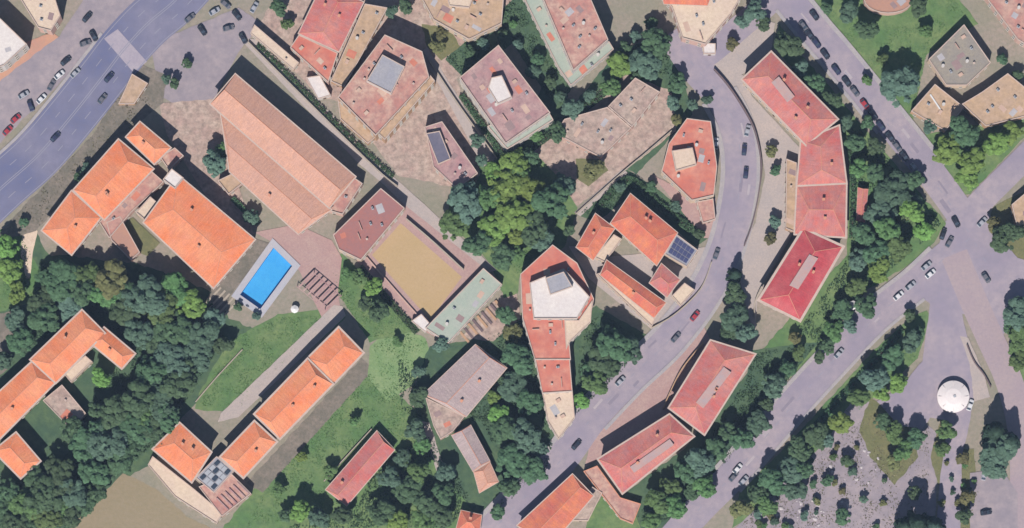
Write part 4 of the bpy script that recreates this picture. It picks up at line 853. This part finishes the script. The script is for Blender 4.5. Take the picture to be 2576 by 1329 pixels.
WOOD = [[(100, 660), (330, 670), (540, 760), (560, 860), (420, 1090), (280, 1210), (190, 1329), (0, 1329), (0, 1200), (110, 1200), (220, 1090), (240, 960), (340, 900), (200, 770), (60, 900)],
        [(1300, 800), (1350, 930), (1390, 1110), (1380, 1170), (1260, 1280), (1270, 1180), (1210, 1060), (1280, 930)], [(1460, 820), (1520, 790), (1620, 860), (1560, 940), (1450, 1040)], [(2140, 300), (2300, 480), (2370, 570), (2180, 730), (2060, 870), (2010, 830), (2140, 640)],
        [(1900, 960), (1960, 980), (1830, 1160), (1680, 1310), (1620, 1329), (1600, 1290), (1750, 1140)], [(960, 1150), (1080, 1100), (1190, 1250), (1130, 1329), (720, 1329), (900, 1270)], [(1000, 900), (1010, 1030), (1080, 1080), (1060, 1010), (1050, 960)], [(2020, 1120), (2080, 1080), (1900, 1300), (1860, 1300)], [(1400, 300), (1570, 190), (1590, 120), (1680, 80), (1690, 190), (1560, 190), (1380, 350)], [(1290, 0), (1320, 0), (1440, 220), (1400, 280), (1290, 110), (1160, 190), (1120, 150)], [(1890, 890), (2050, 870), (1900, 1060), (1760, 1150), (1880, 950)], [(1180, 880), (1310, 800), (1340, 920), (1260, 1060), (1180, 1060)], [(1580, 440), (1780, 590), (1760, 605), (1590, 485), (1510, 545), (1460, 535)]]
scatter(WOOD, 5.0, .15, 1.3, .14, .32, 'undergrowth', BUSHB, 'low dark green undergrowth beneath the trees', 'undergrowth', .3)
def hedge(label, pts, wd, ht):
    global rng
    l, r = ribbon_pts(pts, wd/2, wd/2); C = []
    for i in range(len(l)-1):
        ln = (l[i+1]-l[i]).length; n = int(ln*wd*18*ht)+4
        for k in range(n):
            q = l[i].lerp(l[i+1], random.random()).lerp(r[i].lerp(r[i+1], random.random()), random.random()); C.append((q.x, q.y, .05+ht*random.random()**.6))
    c = np.array(C); nn = rng.normal(size=c.shape); nn[:, 2] = abs(nn[:, 2])+.4; nn /= np.linalg.norm(nn, axis=1)[:, None]
    root = empty('hedge', (0, 0, 0), label, 'hedge', 'hedges'); q = ribbon_pts(pts, 0, 0)[0][0]; root.location = (q.x, q.y, 0)
    v = quads(c, nn, rng.uniform(.12, .24, len(c)))-np.array([q.x, q.y, 0]); link('foliage', qmesh('foliage', v, HEDGE), root)
    st = strip('stem_row', pts, -.12, .12, 0, ht*.7, BARK, root); st.data.transform(__import__('mathutils').Matrix.Translation((-q.x, -q.y, 0)))
hedge('olive green hedge strip along the lane beside the pink flat block', [(648, 112), (760, 224), (880, 345), (990, 446)], 1.6, 1.3)
hedge('hedge along the lane between the two tall flat blocks', [(1160, 240), (1215, 320), (1262, 392)], 2.2, 1.6)
hedge('dark hedge wrapping the upper corner of the courtyard villa', [(1500, 535), (1578, 455), (1660, 520), (1740, 580)], 3.0, 1.8)
hedge('hedge along the left lower edge of the sand court', [(905, 672), (980, 760), (1050, 838)], 2.4, 1.4)
hedge('thin hedge below the green edged block', [(1300, 400), (1400, 330), (1490, 260), (1560, 200)], 2.4, 1.7)
hedge('hedge beside the orange block and salmon hall', [(585, 500), (620, 535), (650, 565)], 2.0, 1.4)
hedge('hedge along the right side of the middle rosy roof', [(2140, 380), (2146, 480), (2142, 600)], 2.0, 1.6)
hedge('hedge between the park street and the square trees', [(2270, 830), (2180, 930), (2090, 1030), (2000, 1130)], 2.4, 1.5)

# ---------------------------------------------------------------- cars
def loft(secs):
    v, f = [], []; n = len(secs[0])
    for s in secs: v += [Vector(p) for p in s]
    for i in range(len(secs)-1):
        for k in range(n): f.append([i*n+k, i*n+(k+1) % n, (i+1)*n+(k+1) % n, (i+1)*n+k])
    f += [list(range(n-1, -1, -1)), [(len(secs)-1)*n+k for k in range(n)]]; return v, f
def sec(x, hw, z0, z1, sh=.1): return [(x, -hw, z0), (x, hw, z0), (x, hw, z1-sh), (x, hw-sh*1.2, z1), (x, -hw+sh*1.2, z1), (x, -hw, z1-sh)]
def cmesh(name, vf, m):
    me = bpy.data.meshes.new(name); me.from_pydata([tuple(q) for q in vf[0]], [], vf[1]); me.materials.append(m); return me
CARP = {n: plain('car_'+n, c, .3, .5) for n, c in (('black', (52, 54, 66)), ('navy', (58, 62, 92)), ('grey', (120, 118, 126)), ('silver', (184, 184, 192)), ('white', (240, 238, 240)), ('red', (190, 66, 74)), ('blue', (84, 100, 150)))}
TYRE = plain('tyre', (.02, .02, .02), .8, .2, raw=True); LAMP = plain('headlight_glass', (230, 230, 225), .2, .5)
CB = {n: cmesh('body', loft([sec(-2.12, .66, .42, .72), sec(-2.0, .82, .28, .86), sec(-1.2, .88, .25, .92), sec(.9, .88, .25, .92), sec(1.8, .84, .27, .82), sec(2.12, .66, .38, .66)]), m) for n, m in CARP.items()}
CR = {n: cmesh('roof', loft([sec(-1.15, .62, 1.36, 1.44, .05), sec(-.2, .66, 1.38, 1.48, .05), sec(.35, .62, 1.34, 1.43, .05)]), m) for n, m in CARP.items()}
CG = cmesh('cabin_glass', loft([sec(-1.85, .74, .84, .9, .03), sec(-1.2, .66, .86, 1.4, .1), sec(.35, .66, .86, 1.4, .1), sec(1.15, .76, .84, .9, .03)]), GLASS)
def wheel(r, w_, m, name):
    n = 14; v = [Vector((r*math.cos(k*math.tau/n), s, r*math.sin(k*math.tau/n))) for s in (-w_/2, w_/2) for k in range(n)]
    return cmesh(name, (v, [[k, (k+1) % n, n+(k+1) % n, n+k] for k in range(n)]+[list(range(n-1, -1, -1)), list(range(n, 2*n))]), m)
CW, CRIM = wheel(.33, .22, TYRE, 'tyre'), wheel(.2, .24, METAL, 'rim'); CL = cmesh('headlight', boxm(0, 0, 0, .14, .36, .16), LAMP)
CARS = """2048 40 -52 black,2021 67 -52 grey,2035 88 -52 black,2053 110 -52 navy,2075 138 -52 black,2103 177 -52 navy,2129 207 -52 black,2150 232 -52 grey,2175 264 -52 red,2196 292 -52 black,2215 318 -52 navy,2238 346 -52 black,2256 370 -52 grey,2274 394 -52 black,2300 424 -52 silver,2320 450 -52 black,
140 346 45 navy,275 196 48 navy,258 250 50 grey,166 155 40 black,220 45 48 black,236 92 -60 black,78 268 -70 navy,130 216 60 grey,60 240 30 silver,40 300 40 red,190 185 45 silver,150 190 40 white,215 110 20 grey,105 250 45 white,20 330 45 red,
596 40 -50 black,509 78 -55 black,575 72 15 grey,478 47 40 grey,612 98 -60 black,568 12 -40 grey,640 20 60 silver,540 30 30 silver,
1872 378 85 navy,1876 436 85 navy,1801 362 85 white,1748 796 50 red,1802 640 70 grey,1560 960 45 silver,1700 850 48 grey,1450 1120 48 black,1880 330 75 silver,
2404 560 -60 black,2388 610 60 grey,2372 590 70 black,2340 690 40 white,2260 745 40 white,2330 670 40 silver,2290 720 40 silver,2110 890 48 silver,2470 560 45 silver,1855 1180 48 white,1870 1210 48 silver,1845 1200 48 grey,2475 1195 80 silver,2480 1290 10 black,2440 1020 70 white,2480 700 -55 grey"""
crow = [(float(a), float(b_), float(c_), d_) for a, b_, c_, d_ in (s.split() for s in CARS.replace('\n', '').split(','))]
clab = unique_labels([(x, y, d_+' car') for x, y, a, d_ in crow])
CZ = .004*LVL[0]
for (x, y, a, col), lb in zip(crow, clab):
    q = W(x, y); root = empty('car', (q.x, q.y, CZ), lb, 'car', 'cars on the roads and parking places'); root.rotation_euler.z = math.radians(a)
    link('body', CB[col], root); link('roof', CR[col], root); link('cabin_glass', CG, root)
    for sx in (-1.3, 1.3):
        for sy in (-.78, .78):
            t_ = link('tyre', CW, root); t_.location = (sx, sy, .33); link('rim', CRIM, t_)
    for sy in (-.5, .5): h_ = link('headlight', CL, root); h_.location = (2.0, sy, .56)

# ---------------------------------------------------------------- stones on the square
rs = random.Random(9); srow = []
for k in range(44):
    cx_, cy_ = ((2080, 1180), (2150, 1210), (2190, 1150), (2120, 1270), (2060, 1300))[k % 5]; x, y = rs.gauss(cx_, 20), min(1326, rs.gauss(cy_, 16))
    if rs.random() < .3: x, y = rs.uniform(1940, 2060), rs.uniform(1260, 1329)
    srow.append((x, y, rs.uniform(.3, 1.0)))
RM = mat('pale_stone', [(226, 216, 214), (206, 196, 198), (180, 170, 174)], .6, 2, .9, .3)
RMS = []
for k in range(4):
    bm = bmesh.new(); bmesh.ops.create_icosphere(bm, subdivisions=1, radius=1)
    for v_ in bm.verts: v_.co *= 1+.35*noise.noise(v_.co*1.7+Vector((k*5, 0, 0))); v_.co.z = max(-.3, v_.co.z)*.6+.18
    me = bpy.data.meshes.new('boulder'); bm.to_mesh(me); bm.free(); me.materials.append(RM); RMS.append(me)
for i, (x, y, s) in enumerate(srow):
    q = W(x, y); o = link('boulder', RMS[i % 4]); o.location = (q.x, q.y, .004*14+.05); o.scale = (s, s*.8, s*.7); o.rotation_euler.z = i
    tag(o, ('large' if s > .75 else 'middling' if s > .5 else 'small')+' pale boulder among the scattered stones on the paved square', 'boulder', 'pale boulders on the square')

# ---------------------------------------------------------------- air between the camera and the ground
hv, hf = boxm(0, 0, -3, 1840, 1840, 1523)
hm = bpy.data.materials.new('haze_air'); hm.use_nodes = True; t = hm.node_tree; t.nodes.clear(); o_ = N(t, 'ShaderNodeOutputMaterial'); pv = N(t, 'ShaderNodeVolumePrincipled')
pv.inputs['Color'].default_value = (.5, .66, 1, 1); pv.inputs['Density'].default_value = .00003; t.links.new(pv.outputs[0], o_.inputs['Volume'])
hz = mk('haze', hv, hf, hm); hz['kind'] = 'stuff'; hz['label'] = 'thin bluish haze in the air above the town'
